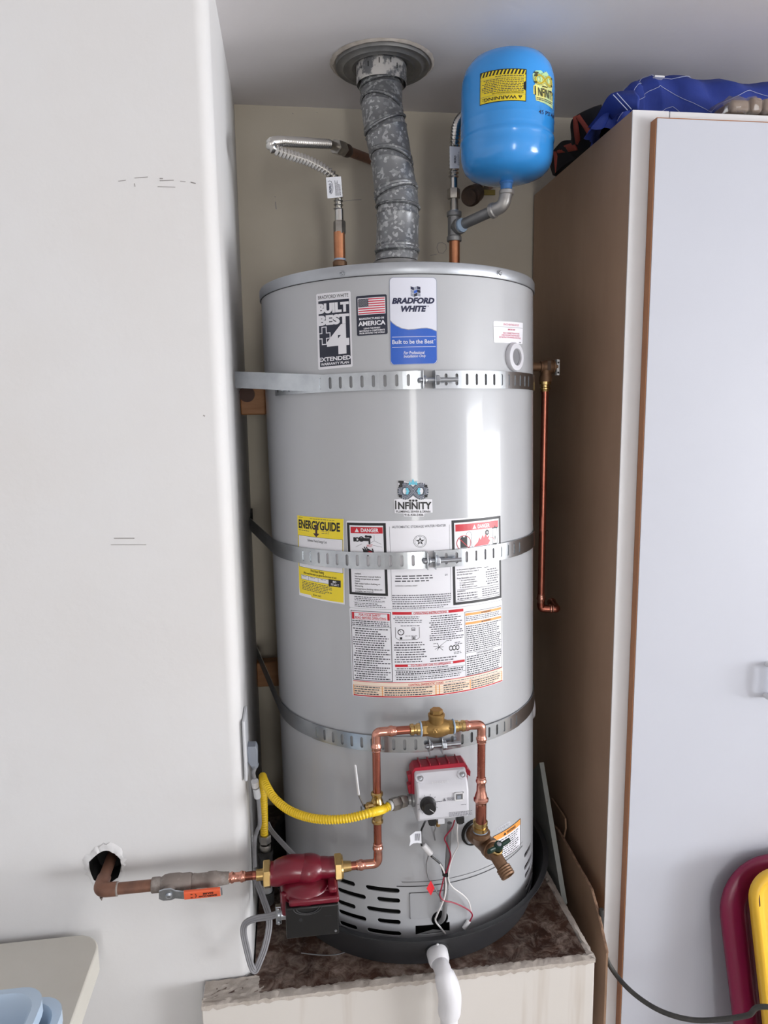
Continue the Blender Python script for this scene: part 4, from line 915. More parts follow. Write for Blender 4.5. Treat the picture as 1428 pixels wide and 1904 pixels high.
# ================================================================== seismic straps
def strap(label, ptL, ptR, ptF, anchor, gapL, gapR, slots, boltlen, hw=0.0155, rear_from=None):
    """ptF: photo point on the strap's centre line; gapL/gapR: photo x of the two tab ends at the front"""
    z = tank(*ptF)[1]; aL = tank(gapL, ptF[1])[0]; aR = tank(gapR, ptF[1])[0]
    T = thing('seismic_strap', label, 'strap', tpt(0, R0, z-hw), 'seismic straps round the heater')
    R = R0+0.0018
    # tangent point towards the wall anchor, seen in the heater's own frame
    def path(side, afrom, anch, Rr):
        d = V3(anch)-BASE; q = np.array([d@TXv, d@TYv, d@AX]); l = math.hypot(q[0], q[1])
        ang = math.degrees(math.atan2(q[0], -q[1])); off = math.degrees(math.acos(Rr/l)); at = ang-side*off
        pts = [(tpt(afrom+(at-afrom)*i/60, Rr, z), tdir(afrom+(at-afrom)*i/60)) for i in range(61)]
        e = pts[-1][0]; nn = pts[-1][1]
        return pts, [(e+(V3(anch)-e)*i/12, nn) for i in range(1, 13)]
    def band(pts, name, th=0.0012, lab=None):
        b = MB(); vs = []; 
        rows = [[p+AX*hw, p-AX*hw, p-AX*hw+nrm*th, p+AX*hw+nrm*th] for p, nrm in pts]
        b.grid(rows, STRAPM, True); n = len(rows); b.add(rows[0], [(0, 1, 2, 3)], STRAPM); b.add(rows[-1], [(3, 2, 1, 0)], STRAPM)
        return b.build(name, T, angle=30, label=lab)
    for side, af, anch in ((-1, rear_from or aL-42, anchor[0]), (1, aR+28, anchor[1])):
        arc, st = path(side, af, anch, R)
        band(arc+st, 'rear_band')
    # slotted front bands, each with real slots
    def slotted(a0, a1, angs, name):
        b = MB(); Ro = R+0.0014; th = 0.0011; sw = math.degrees(0.0027/R0); sh = 0.0102; lo, hi = min(a0, a1), max(a0, a1)
        def pt(a, h, o): return tpt(a, Ro+(th if o else 0), z+h)
        def quad(A, Bq):                    # A, Bq: lists of (angle, h) outline -> two skins
            n = len(A); b.add([pt(a, h, 1) for a, h in A]+[pt(a, h, 0) for a, h in A], [tuple(range(n)), tuple(range(n, 2*n))[::-1]], STRAPM)
        angs = sorted(a for a in angs if lo+sw*2 < a < hi-sw*2)
        edges = [lo]
        for a in angs: edges += [a-sw, a+sw]
        edges.append(hi)
        for i in range(0, len(edges)-1):
            x0, x1 = edges[i], edges[i+1]
            if i % 2 == 0:                  # solid piece
                n = max(1, int((x1-x0)/1.5)+1)
                for j in range(n):
                    u0, u1 = x0+(x1-x0)*j/n, x0+(x1-x0)*(j+1)/n
                    o = [(u0, hw), (u1, hw)]
                    if j == n-1 and i < len(edges)-2: o += [(u1, sh-0.0018), (u1, -sh+0.0018)]
                    o += [(u1, -hw), (u0, -hw)]
                    if j == 0 and i > 0: o += [(u0, -sh+0.0018), (u0, sh-0.0018)]
                    quad(o, None)
            else:                           # slot: the strips above and below with chamfered ends
                m0, m1 = x0+(x1-x0)*0.35, x0+(x1-x0)*0.65
                for s in (1, -1): quad([(x0, s*hw), (x1, s*hw), (x1, s*(sh-0.0018)), (m1, s*sh), (m0, s*sh), (x0, s*(sh-0.0018))], None)
                w = [(x0, sh-0.0018), (m0, sh), (m1, sh), (x1, sh-0.0018), (x1, -sh+0.0018), (m1, -sh), (m0, -sh), (x0, -sh+0.0018)]
                b.add([pt(a, h, 1) for a, h in w]+[pt(a, h, 0) for a, h in w], [(k, (k+1) % 8, 8+(k+1) % 8, 8+k) for k in range(8)], STRAPM)
        for s in (1, -1):
            n = 40; rr = [lo+(hi-lo)*k/n for k in range(n+1)]
            b.grid([[pt(a, s*hw, 1) for a in rr], [pt(a, s*hw, 0) for a in rr]], STRAPM)
        for a in (lo, hi): b.add([pt(a, hw, 1), pt(a, -hw, 1), pt(a, -hw, 0), pt(a, hw, 0)], [(0, 1, 2, 3)], STRAPM)
        return b.build(name, T, smooth=True, angle=12, fix=False)
    pitch = math.degrees(0.0200/R0)
    slotted(aL-slots[0]*pitch-3, aL, [aL-4.6-pitch*k for k in range(slots[0])], 'slotted_band')
    slotted(aR, aR+slots[1]*pitch+3, [aR+4.6+pitch*k for k in range(slots[1])], 'slotted_band')
    for a, s in ((aL, -1), (aR, 1)):        # upturned ends
        d, t = tdir(a), ttan(a); b = MB(); b.box(tpt(a, R0+0.0115, z)+t*s*-0.0006, (0.0014, 0.018, hw*2.0), STRAPM, (t, d, AX)); b.build('end_tab', T, bevel=0.0004)
    am = (aL+aR)/2; t, d = ttan(am), tdir(am); c = tpt(am, R0+0.0125, z-0.001)
    cl = tpt(aL, R0+0.0125, z-0.001)
    b = MB(); b.tube([cl-t*0.003, cl+t*boltlen], 0.0040, ZINC, 14); b.lathe([(0.0045, 0), (0.0045, -0.002), (0.003, -0.0045), (0.001, -0.005)], cl-t*0.002, t, ZINC, 16); b.build('bolt', T)
    b = MB(); b.hexnut(tpt(aR, R0+0.0125, z-0.001)+t*0.001, t, 0.0086, 0.007, ZINC); b.build('nut', T, smooth=False)
    b = MB(); b.lathe([(0.0082, 0), (0.0082, 0.0018)], cl+t*0.001, t, ZINC, 20); b.lathe([(0.0070, 0.002), (0.0078, 0.004), (0.0070, 0.006)], cl+t*0.001, t, ZINC, 20); b.build('washer', T)
    return T, z
AN_R = (0.375, 0.30)
zs1 = tank(740, 707)[1]; zs2 = tank(745, 1041)[1]; zs3 = tank(700, 1381)[1]
def wz(z): return float(tpt(0, 0, z)[2])
strap('topmost slotted metal strap round the heater, just below the badges', None, None, (740, 707.5), [PX(437.5, 706, XL+0.004), (0.36, 0.29, wz(zs1))], 783, 805, (15, 12), 0.063, rear_from=-62)
strap('middle slotted metal strap across the yellow label and danger panels', None, None, (745, 1042), [P(459, 968, 0.30), (0.36, 0.29, wz(zs2)+0.05)], 791, 806, (12, 10), 0.063)
strap('lowest slotted metal strap, behind the copper loop and check valve', None, None, (745, 1383), [P(478, 1212, 0.31), (0.36, 0.29, wz(zs3)+0.04)], 795, 818, (11, 9), 0.060)
# wall blocks that hold the straps
def block(name, x0, y0, x1, y1, Yf, label, knot=None, bolts=()):
    a, e = P(x0, y0, Yf), P(x1, y1, Yf)
    T = thing(name, label, 'wood block', ((a[0]+e[0])/2, (Yf+YB)/2, e[2]))
    b = MB(); b.box(((XL+0.001+e[0])/2, Yf+0.019, (a[2]+e[2])/2), (abs(e[0]-XL-0.001), 0.038, abs(a[2]-e[2])), WOOD); b.build('block', T, bevel=0.003)
    if knot: k = MB(); c = P(*knot, Yf); k.lathe([(0.017, 0.0004), (0.017, -0.0006), (0.010, -0.0012), (0.001, -0.0014)], c, (0, 1, 0), mat('dark_wood_knot', (70, 40, 26), 0.6), 20); k.build('knot', T)
    for bx, by in bolts:
        k = MB(); c = P(bx, by, Yf-0.001); k.lathe([(0.014, 0), (0.014, 0.002)], c, (0, -1, 0), STEELD, 20); k.hexnut(c+np.array([0, -0.002, 0]), (0, -1, 0), 0.009, 0.007, BLACKI); k.build('lag_bolt', T)
block('wood_block', 440.5, 723, 495, 771, 0.095, 'knotty pine block left of the heater under the top strap end', (459, 733))
block('wood_block', 464.0, 1234, 530, 1275, 0.285, 'dark pine block low in the gap left of the heater', None, ())
bk = MB(); c = P(457, 962, 0.305); bk.box(c+np.array([0.004, 0.016, 0.0]), (0.024, 0.03, 0.036), BLACKI); bk.hexnut(c+np.array([0.004, 0, 0]), (0, -1, 0), 0.009, 0.008, BLACKI); tag(bk.build('strap_anchor', bevel=0.001), 'dark bolted bracket on the wall at the middle strap end', 'bracket')
bk = MB(); c = P(471, 1207, YB-0.001); bk.lathe([(0.014, 0), (0.014, 0.003)], c, (0, -1, 0), STEELD, 20); bk.hexnut(c+np.array([0, -0.003, 0]), (0, -1, 0), 0.009, 0.009, BLACKI); tag(bk.build('lag_bolt'), 'dark lag bolt in the back wall above the lower block', 'bolt')

# ================================================================== vent pipe and ceiling collar
VC = [(737, 486, 0.030), (738.5, 470, 0.032), (740, 388, 0.040), (737, 362, 0.045), (728, 300, 0.055), (716, 235, 0.072), (709.5, 200, 0.088), (709, 160, 0.104), (709, 130, 0.108)]
vc = [P(x, y, Y) for x, y, Y in VC]
VR = px2m(39.5, vc[2])
vent = thing('vent_pipe', 'crooked galvanised vent pipe from the heater top to the ceiling', 'vent pipe', vc[0])
tilt = [(0, 0, 1), (0, 0, 1), (0.06, 0.02, 1), (-0.24, 0.14, 1), (0.30, 0.2, 1), (-0.42, -0.02, 1), (0.34, 0.22, 1), (-0.16, 0.0, 1), (0, 0, 1)]
for i in range(len(vc)-1):
    A, Bq, nA, nB = vc[i], vc[i+1], unit(tilt[i]), unit(tilt[i+1]); b = MB(); rows = []
    for t, rr in ((0, 0.985), (0.015, 1.05), (0.05, 1.075), (0.085, 1.03), (0.10, 0.995), (0.13, 1.0), (0.155, 1.045), (0.18, 1.0), (0.5, 0.992), (0.80, 0.99), (0.83, 1.03), (0.86, 0.985), (0.97, 0.97), (1.0, 0.95)):
        if i == 0: rr = 1.0 if t < 0.8 else rr
        c = A+(Bq-A)*t; n = unit(nA*(1-t)+nB*t); a1, a2, _ = basis(n)
        # keep a horizontal reference so that neighbouring sections line up
        ex = unit(np.array([1, 0, 0])-n*n[0]); ey = np.cross(n, ex)
        rows.append([c+VR*rr*(math.cos(s)*ex*math.sqrt(1)+math.sin(s)*ey) for s in np.linspace(0, 2*math.pi, 49)[:-1]])
    b.grid(rows, GALV, True); b.build('pipe_section', vent, angle=50)
CT = np.array([P(711, 112, 0.108)[0], 0.108, ZC])
b = MB(); b.lathe([(0.046, -0.05), (0.050, -0.048), (0.050, -0.004)], CT, (0, 0, 1), PEEL, 48, cap=False); collar_a = b
col = thing('ceiling_collar', 'round dull metal collar on the ceiling round the vent pipe', 'vent collar', CT+np.array([0, 0, -0.05]))
b = MB(); RC = 0.0975
b.lathe([(0.047, -0.004), (0.060, -0.006), (0.064, -0.010), (0.068, -0.007), (0.078, -0.008), (0.082, -0.012), (0.086, -0.008), (RC-0.004, -0.007), (RC, -0.009), (RC+0.001, -0.003), (RC+0.0005, -0.0005)], CT, (0, 0, 1), GALVOLD, 72, cap=False); b.build('flange', col, angle=50)
b = MB(); rd = random.Random(9); rows = []
for r, z in ((RC-0.002, -0.002), (RC+0.004, -0.004), (RC+0.010, -0.0005)): rows.append([CT+np.array([(r+0.003*rd.random())*math.cos(s), (r+0.003*rd.random())*math.sin(s), z]) for s in np.linspace(0, 2*math.pi, 73)[:-1]])
b.grid(rows, PLASTERE, True); b.build('plaster_ring', col)
cc = vc[-1]
b = MB(); b.lathe([(0.0515, -0.030), (0.0525, -0.029), (0.0525, 0.004), (0.0500, 0.012), (0.0490, ZC-0.004-cc[2])], cc, (0, 0, 1), PEEL, 56, cap=False); b.build('collar_sleeve', col, label='sleeve with peeling white paint')
b = MB()
for a in (-60, -38, -12, 14, 30):
    b = MB()
    d = np.array([math.sin(math.radians(a)), -math.cos(math.radians(a)), 0]); t = np.array([d[1]*-1, d[0], 0]); b.box(cc+d*0.0527+np.array([0, 0, -0.006+0.004*math.sin(a)]), (0.0015, 0.0008, 0.010), DARK, (t, d, np.array([0, 0, 1.])))
    b.build('collar_slit', col)

# ================================================================== water connectors on top
def hex_at(b, p, d, r, h, m): return b.hexnut(p, d, r, h, m)
# left: hot connector
h0 = P(632, 492, 0.055); up = np.array([0, 0, 1.0])
hot = thing('flexible_connector', 'corrugated steel connector looping left over the heater top', 'water connector', h0, 'water connectors on the heater')
def z_at(y, x, Y): return P(x, y, Y)
hA, hB, hC, hD = P(632, 487, 0.055), P(631.5, 432, 0.055), P(631, 413, 0.055), P(629, 392, 0.055)
b = MB(); b.lathe([(0.0145, 0.0), (0.0150, 0.003), (0.0150, 0.009), (0.0125, 0.011)], h0-up*0.004, up, BRONZE, 28); b.lathe([(0.0125, 0), (0.0125, 0.0035)], h0+up*0.008, up, TAPE, 24); b.lathe([(0.0118, 0), (0.0118, float(hB[2]-h0[2]-0.006))], h0+up*0.006, up, COPPERH, 28); b.build('copper_nipple', hot, label='orange copper nipple')
b = MB(); b.hexnut(hB-up*0.004, up, 0.0128, float(hC[2]-hB[2])+0.006, STEELD); b.lathe([(0.0090, 0), (0.0086, float(hD[2]-hC[2])+0.004)], hC, up, CHROME, 24); b.build('swivel_nut', hot)
hose = spline([hD, P(629, 365, 0.055), P(624, 335, 0.055), P(608, 318, 0.05), P(575, 300, 0.03), P(530, 285, 0.0), P(508, 276, -0.01), P(505, 266, 0.0), P(520, 263, 0.03), P(545, 264, 0.06), P(580, 266, 0.12), P(612, 268, 0.17)], 10)
b = MB(); corrug(b, hose, 0.0103, 0.0036, 0.0076, CHROME, 18, 6); b.build('corrugated_hose', hot)
hE, hF = P(612, 268, 0.17), P(690, 297, 0.335)
ax = unit(hF-hE)
b = MB(); b.lathe([(0.0090, -0.004), (0.0088, 0.03)], hE, ax, STEELD, 20); b.hexnut(hE+ax*0.028, ax, 0.0165, 0.034, STEELD); b.lathe([(0.013, 0.062), (0.0145, 0.07), (0.0145, 0.082), (0.012, 0.088)], hE, ax, BRONZED, 24); b.build('swivel_nut', hot)
b = MB(); b.tube([hE+ax*0.08, hE+ax*(np.linalg.norm(hF-hE)+0.03)], 0.0108, COPPERO, 24); b.build('wall_stub', hot, label='dark old copper stub from the back wall')
tc = P(621, 349, 0.042)
tl, tr_, bl_ = P(606, 330, 0.043), P(634, 328, 0.040), P(609, 369, 0.043)
L = Lab(flat_map(tl, tr_-tl, bl_-tl, (0, -1, 0), 28, 40), 60); L.mb.prism([tl, tr_, P(637, 366, 0.040), bl_], (0, 0.0006, 0), TAGP)
def tag_text(L):
    base = L.M
    L2 = Lab(lambda u, v, k: base(v, 40-u, k), 60); L2.mb = L.mb      # rotated so it reads upwards
    L2.text('PROFLO', 10, 28, 4.4, 9, DNAVY, 2, bold=0.03); L2.line([(8+13*(1-math.cos(t)), 6.8+4.6*math.sin(t)) for t in np.linspace(-0.3, 2.6, 14)], 0.6, DNAVY); L2.line([(31, 3), (33, 6), (31, 9.6), (26, 11.2)], 0.6, DNAVY)
    L2.fine(4, 15, 34, 26, 5, GREYINK, 2, seed=51, ragged=0.4, word=3)
tag_text(L); L.build('paper_tag', hot, 'white printed tag wrapped on the hose')
# right: cold connector with the expansion-tank tee
YC = 0.055
c0 = P(845, 487, YC)
cold = thing('flexible_connector', 'corrugated steel connector rising behind the blue tank', 'water connector', c0, 'water connectors on the heater')
cB = P(845, 450, YC)
b = MB(); b.lathe([(0.0112, -0.006), (0.0112, float(cB[2]-c0[2])+0.006)], c0, up, COPPERH, 28); b.build('copper_nipple', cold, label='short copper nipple')
q0, q1, q2 = P(844.5, 393, YC), P(843.5, 357, YC), P(843, 332, YC)
b = MB(); b.tube([q0-up*0.004, q1], 0.0088, STEELD, 22); b.build('steel_nipple', cold)
b = MB(); b.hexnut(P(843.5, 370, YC), up, 0.0135, 0.020, STEELD); b.lathe([(0.0080, 0.018), (0.0078, float(q2[2]-P(843.5, 370, YC)[2])+0.004)], P(843.5, 370, YC), up, CHROME, 22); b.build('swivel_nut', cold)
hose = spline([q2, P(844, 310, YC), P(845, 280, YC), P(846, 255, YC+0.005), P(850, 232, YC+0.02), P(862, 216, YC+0.045), P(880, 215, YC+0.08), P(896, 240, YC+0.11), P(897, 290, YC+0.13), P(895, 330, YC+0.145), P(890, 352, YC+0.15)], 10)
b = MB(); corrug(b, hose, 0.0108, 0.0032, 0.0075, CHROME, 18, 6); b.build('corrugated_hose', cold)
tl = P(836, 272, YC-0.014); L = Lab(flat_map(tl, P(855, 273, YC-0.014)-tl, P(836.5, 313, YC-0.014)-tl, (0, -1, 0), 19, 41), 60)
L.mb.prism([tl, P(855, 273, YC-0.014), P(854, 313, YC-0.014), P(836.5, 313, YC-0.014)], (0, 0.0006, 0), TAGP)
base = L.M; L2 = Lab(lambda u, v, k: base(v, 41-u, k), 60); L2.mb = L.mb; L2.text('PROFLO', 10, 24, 8, 12, DNAVY, 2, bold=0.03); L2.fine(6, 14, 34, 18, 2, GREYINK, 2, word=3)
L.build('paper_tag', cold, 'white printed tag wrapped on the hose')
# stop valve on the back wall, mostly behind the blue tank
sv = P(880, 362, 0.19)
stop = thing('stop_valve', 'tarnished brass stop valve behind the blue tank bottom', 'valve', sv)
ax = unit(P(866, 374, 0.13)-P(905, 350, 0.30))
b = MB(); b.lathe([(0.014, -0.10), (0.014, -0.03), (0.020, -0.025), (0.020, 0.0), (0.016, 0.004), (0.022, 0.008), (0.022, 0.026), (0.017, 0.03), (0.017, 0.045)], sv, ax, BRONZED, 28); b.tube([P(890, 352, YC+0.15), sv+ax*-0.02], 0.010, BRONZED, 16); b.tube([sv-ax*0.10, sv-ax*0.30], 0.011, COPPERO, 20); b.build('valve_body', stop)
b = MB(); hc = P(900, 358, 0.215); b.box(hc, (0.055, 0.004, 0.012), mat('dark_yellow_lever', (146, 128, 52), 0.5), (unit((1, 0.1, 0.05)), unit((-0.1, 1, 0)), np.array([0, 0, 1.]))); b.build('lever', stop, bevel=0.001)

# ------------------------------------------------------------------ iron tee, arm and the blue expansion tank
tee = P(845, 421, YC); YE = -0.045
el = P(936, 379, YE)
iron = thing('iron_pipe_arm', 'grey iron tee, arm and elbow carrying the blue tank', 'pipe', tee-up*0.03)
zt0, zt1 = P(844.5, 449, YC), P(844.5, 394, YC); hgt = float(zt1[2]-zt0[2])
arm = unit(P(918, 395, YE)-P(853, 420, YC+0.0))
b = MB(); b.lathe([(0.0150, 0), (0.0155, 0.001), (0.0155, 0.009), (0.0135, 0.011), (0.0135, hgt-0.011), (0.0155, hgt-0.009), (0.0155, hgt-0.001), (0.0150, hgt)], zt0, up, IRONG, 30)
tc = zt0+up*hgt*0.45
b.lathe([(0.0125, 0), (0.0135, 0.010), (0.0160, 0.013), (0.0160, 0.022), (0.0150, 0.023)], tc, arm, IRONG, 30); b.build('tee', iron)
b = MB(); b.lathe([(0.0138, 0), (0.0138, 0.005)], tc+arm*0.0235, arm, TAPE, 24); b.lathe([(0.0105, 0), (0.0105, 0.002)], zt1+up*0.0, up, TAPE, 20); b.build('thread_sealant', iron)
ec = P(936, 383, YE); 
armv = ec-tc; alen = float(np.linalg.norm(armv)); ad = unit(armv)
b = MB(); b.tube([tc+ad*0.02, tc+ad*(alen-0.012)], 0.0108, IRONG, 26); b.build('arm_pipe', iron)
nt_ = P(942, 352, YE)
b = MB(); b.tube(rpath([ec-ad*0.026, ec, nt_-up*0.003], 0.03, 8), 0.0128, IRONL, 26); b.lathe([(0.0142, 0), (0.0150, 0.001), (0.0150, 0.008), (0.0132, 0.010)], ec-ad*0.03, ad, IRONL, 28); b.lathe([(0.0132, 0), (0.0150, 0.002), (0.0150, 0.008), (0.0140, 0.009)], nt_-up*0.011, up, IRONL, 28); b.build('elbow', iron, label='paler galvanised elbow')
xb, xt = P(942, 347, YE), P(941, 87, YE)
exR = px2m(87, P(942, 200, YE))*0.985
exc = np.array([xb[0]-0.0005, YE, xb[2]]); H = 0.0
# heights of the shell: its bottom and top as the photo shows them (near rim of the dome at the bottom, far crown at the top)
H = float(P(941, 118, YE)[2]-exc[2])
ex = thing('expansion_tank', 'small blue expansion tank upright on a grey iron arm', 'expansion tank', exc)
zbA = float(P(941, 199, YE-exR)[2]-exc[2]); zbB = float(P(941, 234, YE-exR)[2]-exc[2])
dz = [(0.010, 0.000), (0.35, 0.002), (0.62, 0.006), (0.80, 0.012), (0.91, 0.021), (0.965, 0.031), (0.992, 0.043), (1.0, 0.056)]
prof = [(exR*r, z+0.008) for r, z in dz]+[(exR, zbB-0.006), (exR*1.010, zbB-0.003), (exR*1.014, zbB), (exR*1.010, zbB+0.003), (exR*0.996, zbB+0.006), (exR*0.992, zbB+0.009), (exR*0.998, zbB+0.013), (exR*1.002, (zbA+zbB)/2), (exR*0.998, zbA-0.008), (exR*1.006, zbA-0.003), (exR*1.006, zbA), (exR*0.998, zbA+0.004), (exR, zbA+0.008), (exR, H-0.055), (exR*0.985, H-0.036), (exR*0.93, H-0.018), (exR*0.80, H-0.002), (exR*0.55, H+0.009), (exR*0.25, H+0.014), (0.001, H+0.015)]
b = MB(); b.lathe(prof, exc, up, BLUE, 96, cap=False); shell = b.build('tank_shell', ex, angle=60)
b = MB(); b.lathe([(0.0115, -0.006), (0.0115, 0.004), (0.0135, 0.006), (0.0125, 0.012)], exc, up, mat('sealant_smeared_blue', (74, 128, 190), 0.4), 24); b.build('tank_nipple', ex)
def cyl_hit(x, y, R):
    d = ray(x, y); a = CAM-exc; A = d[0]**2+d[1]**2; Bq = a[0]*d[0]+a[1]*d[1]; Cq = a[0]**2+a[1]**2-R*R
    t = (-Bq-math.sqrt(max(Bq*Bq-A*Cq, 0)))/A; q = a+t*d; return math.atan2(q[0], -q[1]), q[2]
def ex_map(tl, tr, br, bl, Wd, Hh):
    c = [np.array(cyl_hit(*p, exR)) for p in (tl, tr, br, bl)]
    def Mf(u, v, k):
        a, e = u/Wd, v/Hh; th, z = (1-e)*((1-a)*c[0]+a*c[1])+e*((1-a)*c[3]+a*c[2]); R = exR+0.0005+0.00012*k
        return exc+np.array([R*math.sin(th), -R*math.cos(th), z])
    return Mf
# warning label, upside down because the tank hangs inverted
L = Lab(ex_map((978, 189), (892, 197), (893, 137), (979, 129), 86, 60), 6)
L.sheet(0, 0, 86, 60, INK, 0); L.rect(1.4, 1.4, 84.6, 58.6, YELLOWL, 1); L.rect(1.4, 50, 84.6, 58.6, INK, 2)
for i in range(13): L.poly([(3+i*6.5, 50.2), (6.2+i*6.5, 50.2), (2.2+i*6.5+0.6, 58.4), (-0.8+i*6.5+0.6 if i else 1.5, 58.4)], HOLOY if False else YELLOWL, 3)
L.poly([(7, 10.5), (11, 4), (15, 10.5)], INK, 2); L.text('WARNING:', 17, 80, 4, 10.5, INK, 3, bold=0.02); L.text('!', 10.5, 11.5, 6, 10, YELLOWL, 4)
L.rect(1.4, 13, 84.6, 13.5, GREYINK, 2); L.text('ALL EXPANSION TANKS EVENTUALLY FAIL.', 5, 62, 15, 17.8, INK, 3); L.fine(5, 18.5, 82, 44, 8, INK, 2, seed=61, ragged=0.25, fill=0.45); L.rect(1.4, 44.6, 84.6, 45, GREYINK, 2); L.fine(5, 45.5, 74, 49, 1, INK, 2, seed=62); L.poly([(1.4, 20), (5, 23), (5, 35), (1.4, 38)], INK, 4)
L.build('warning_sticker', shell, 'upside-down yellow and black warning sticker')
L = Lab(ex_map((990, 130), (1027.5, 138), (1027, 206), (992, 192), 44, 64), 3)
L.poly([(0, 8), (5, 1), (14, 0), (20, 5), (25, 0), (31, 6), (40, 9), (43.5, 20), (40, 31), (44, 34), (44, 62), (4, 58), (3, 47), (0, 46), (0.5, 30), (4, 27), (0, 18)], HOLOY, 0)
loop_logo(L, 21, 17, 17, mat('olive_ink', (70, 66, 30), 0.4), HOLOY, YELLOWL, mat('pale_green_ink', (190, 230, 170), 0.4))
L.text('I', 2.5, 4, 31, 48, INK, 9); L.text('NFINITY', 8, 43, 33, 48.5, INK, 9, bold=0.01); L.fine(5, 51, 42, 57, 2, INK, 9, seed=63, word=4)
L.build('installer_sticker', shell, 'shiny yellow cut-out sticker with looped pipes')
L = Lab(ex_map((1001, 203), (1027, 211), (1027, 222), (1001, 212), 34, 10), 3); L.text('45 PSI 4/4', 0, 40, 1, 9, DNAVY, 1); L.build('handwritten_mark', shell)

# ================================================================== recirculation line: wall pipe, ball valve, pump, copper loop, drain valve
YL = -0.31
def PL(x, y): return P(x, y, YL)
def lineY(x): return 1655-(x-180)*0.0925
def LX(x): q = PL(x, lineY(x)); return q
ex_ = np.array([1.0, 0, 0]); ez = np.array([0, 0, 1.0]); ey_ = np.array([0, 1.0, 0])
ZL = float(np.mean([LX(x)[2] for x in (180, 300, 400, 500, 640)]))
def AXL(x): q = LX(x); return np.array([q[0], YL, ZL])
# pipe out of the wall
wp = thing('wall_pipe', 'brown tarnished copper pipe elbowing out of the left wall hole', 'pipe', AXL(182))
b = MB(); hole = np.array([AXL(182)[0]+0.002, YF+0.05, ZL+0.002]); b.tube(rpath([hole, AXL(182)+np.array([0.002, 0, 0]), AXL(290)], 0.020, 8), 0.0098, COPPERO, 26); b.build('copper_pipe', wp)
b = MB(); ec2 = AXL(182)+np.array([0.002, 0, 0]); b.tube(rpath([ec2+ey_*0.034, ec2, ec2+ex_*0.030], 0.020, 8), 0.0118, COPPERO, 26); b.lathe([(0.0118, 0), (0.0122, 0.002), (0.0102, 0.003)], ec2+ex_*0.029, ex_, SOLDER, 24); b.lathe([(0.0005, 0), (0.003, 0.006)], ec2+np.array([0.004, -0.004, -0.0165]), ez, SOLDER, 8); b.build('elbow', wp)
# ball valve with the orange grip
bvx0, bvx1 = AXL(282), AXL(357); bl = float(np.linalg.norm(bvx1-bvx0))
bv = thing('ball_valve', 'grey corroded ball valve with an orange lever at the left wall', 'valve', (bvx0+bvx1)/2-ez*0.03)
b = MB(); b.lathe([(0.0115, 0), (0.0130, 0.001), (0.0130, 0.013), (0.0118, 0.016), (0.0155, 0.022), (0.0165, 0.030), (0.0165, bl-0.022), (0.0150, bl-0.016), (0.0155, bl-0.004), (0.0140, bl)], bvx0, ex_, SOLDER, 30)
vb = (bvx0+bvx1)/2-ex_*0.002; st_d = unit((0.02, -0.97, -0.18)); b.lathe([(0.0115, 0.0), (0.0110, 0.017), (0.0095, 0.021)], vb, st_d, SOLDER, 24); b.build('valve_body', bv)
lp = vb+st_d*0.0225; lz = unit(np.cross(ex_, st_d))
hx0 = lp-ex_*0.004
b = MB(); b.lathe([(0.0062, -0.002), (0.0062, 0.004), (0.003, 0.006)], lp, st_d, ZINC, 18)
out = [(-0.016, -0.010), (-0.017, 0.006), (-0.010, 0.011), (0.004, 0.011), (0.010, 0.008), (0.010, -0.009), (0.004, -0.013), (-0.008, -0.013)]
b.prism([lp+ex_*x+lz*z for x, z in out], st_d*0.0026, ZINC)
b.prism([lp+ex_*0.008+lz*0.0075, lp+ex_*0.008-lz*0.0085, lp+ex_*0.024-lz*0.0085-st_d*-0.004, lp+ex_*0.024+lz*0.0075-st_d*-0.004], st_d*0.0026, ZINC)
g0 = lp+ex_*0.022+st_d*0.004; b.prism([g0+lz*0.0075, g0-lz*0.0085, g0+ex_*0.068-lz*0.0085, g0+ex_*0.068+lz*0.0075], st_d*0.0024, ZINC)
lev = b.build('lever', bv, smooth=False)
b = MB(); n0 = g0+ex_*0.004; vs = []
for i in range(25):
    x = 0.061*i/24; vs.append([n0+ex_*x+lz*(0.0088*math.copysign(abs(math.cos(t))**0.45, math.cos(t)))+st_d*(0.0012+0.0036*math.copysign(abs(math.sin(t))**0.7, math.sin(t))) for t in np.linspace(0, 2*math.pi, 25)[:-1]])
b.grid(vs, ORANGEH, True); b.add(vs[0], [tuple(range(24))], ORANGEH); b.add(vs[-1], [tuple(range(24))], mat('white_grip_end', (226, 214, 206), 0.5)); gr = b.build('grip', lev, angle=50, label='orange vinyl grip with black lettering')
L = Lab(flat_map(n0+lz*0.0078+st_d*0.0048, ex_*0.061, -lz*0.0156, st_d, 84, 22), 100)
L.text('WOLVERINE', 33, 76, 4.5, 10, INK, 1, bold=0.03); L.text('BRASS', 44, 68, 12, 17.5, INK, 1, bold=0.03); L.line([(24+4*math.cos(a), 11+6.4*math.sin(a)) for a in np.linspace(-1.2, 1.2, 9)], 1.6, INK, 1); L.rect(15, 5, 20, 7, INK, 1); L.rect(15, 15, 20, 17, INK, 1)
L.build('grip_print', lev)
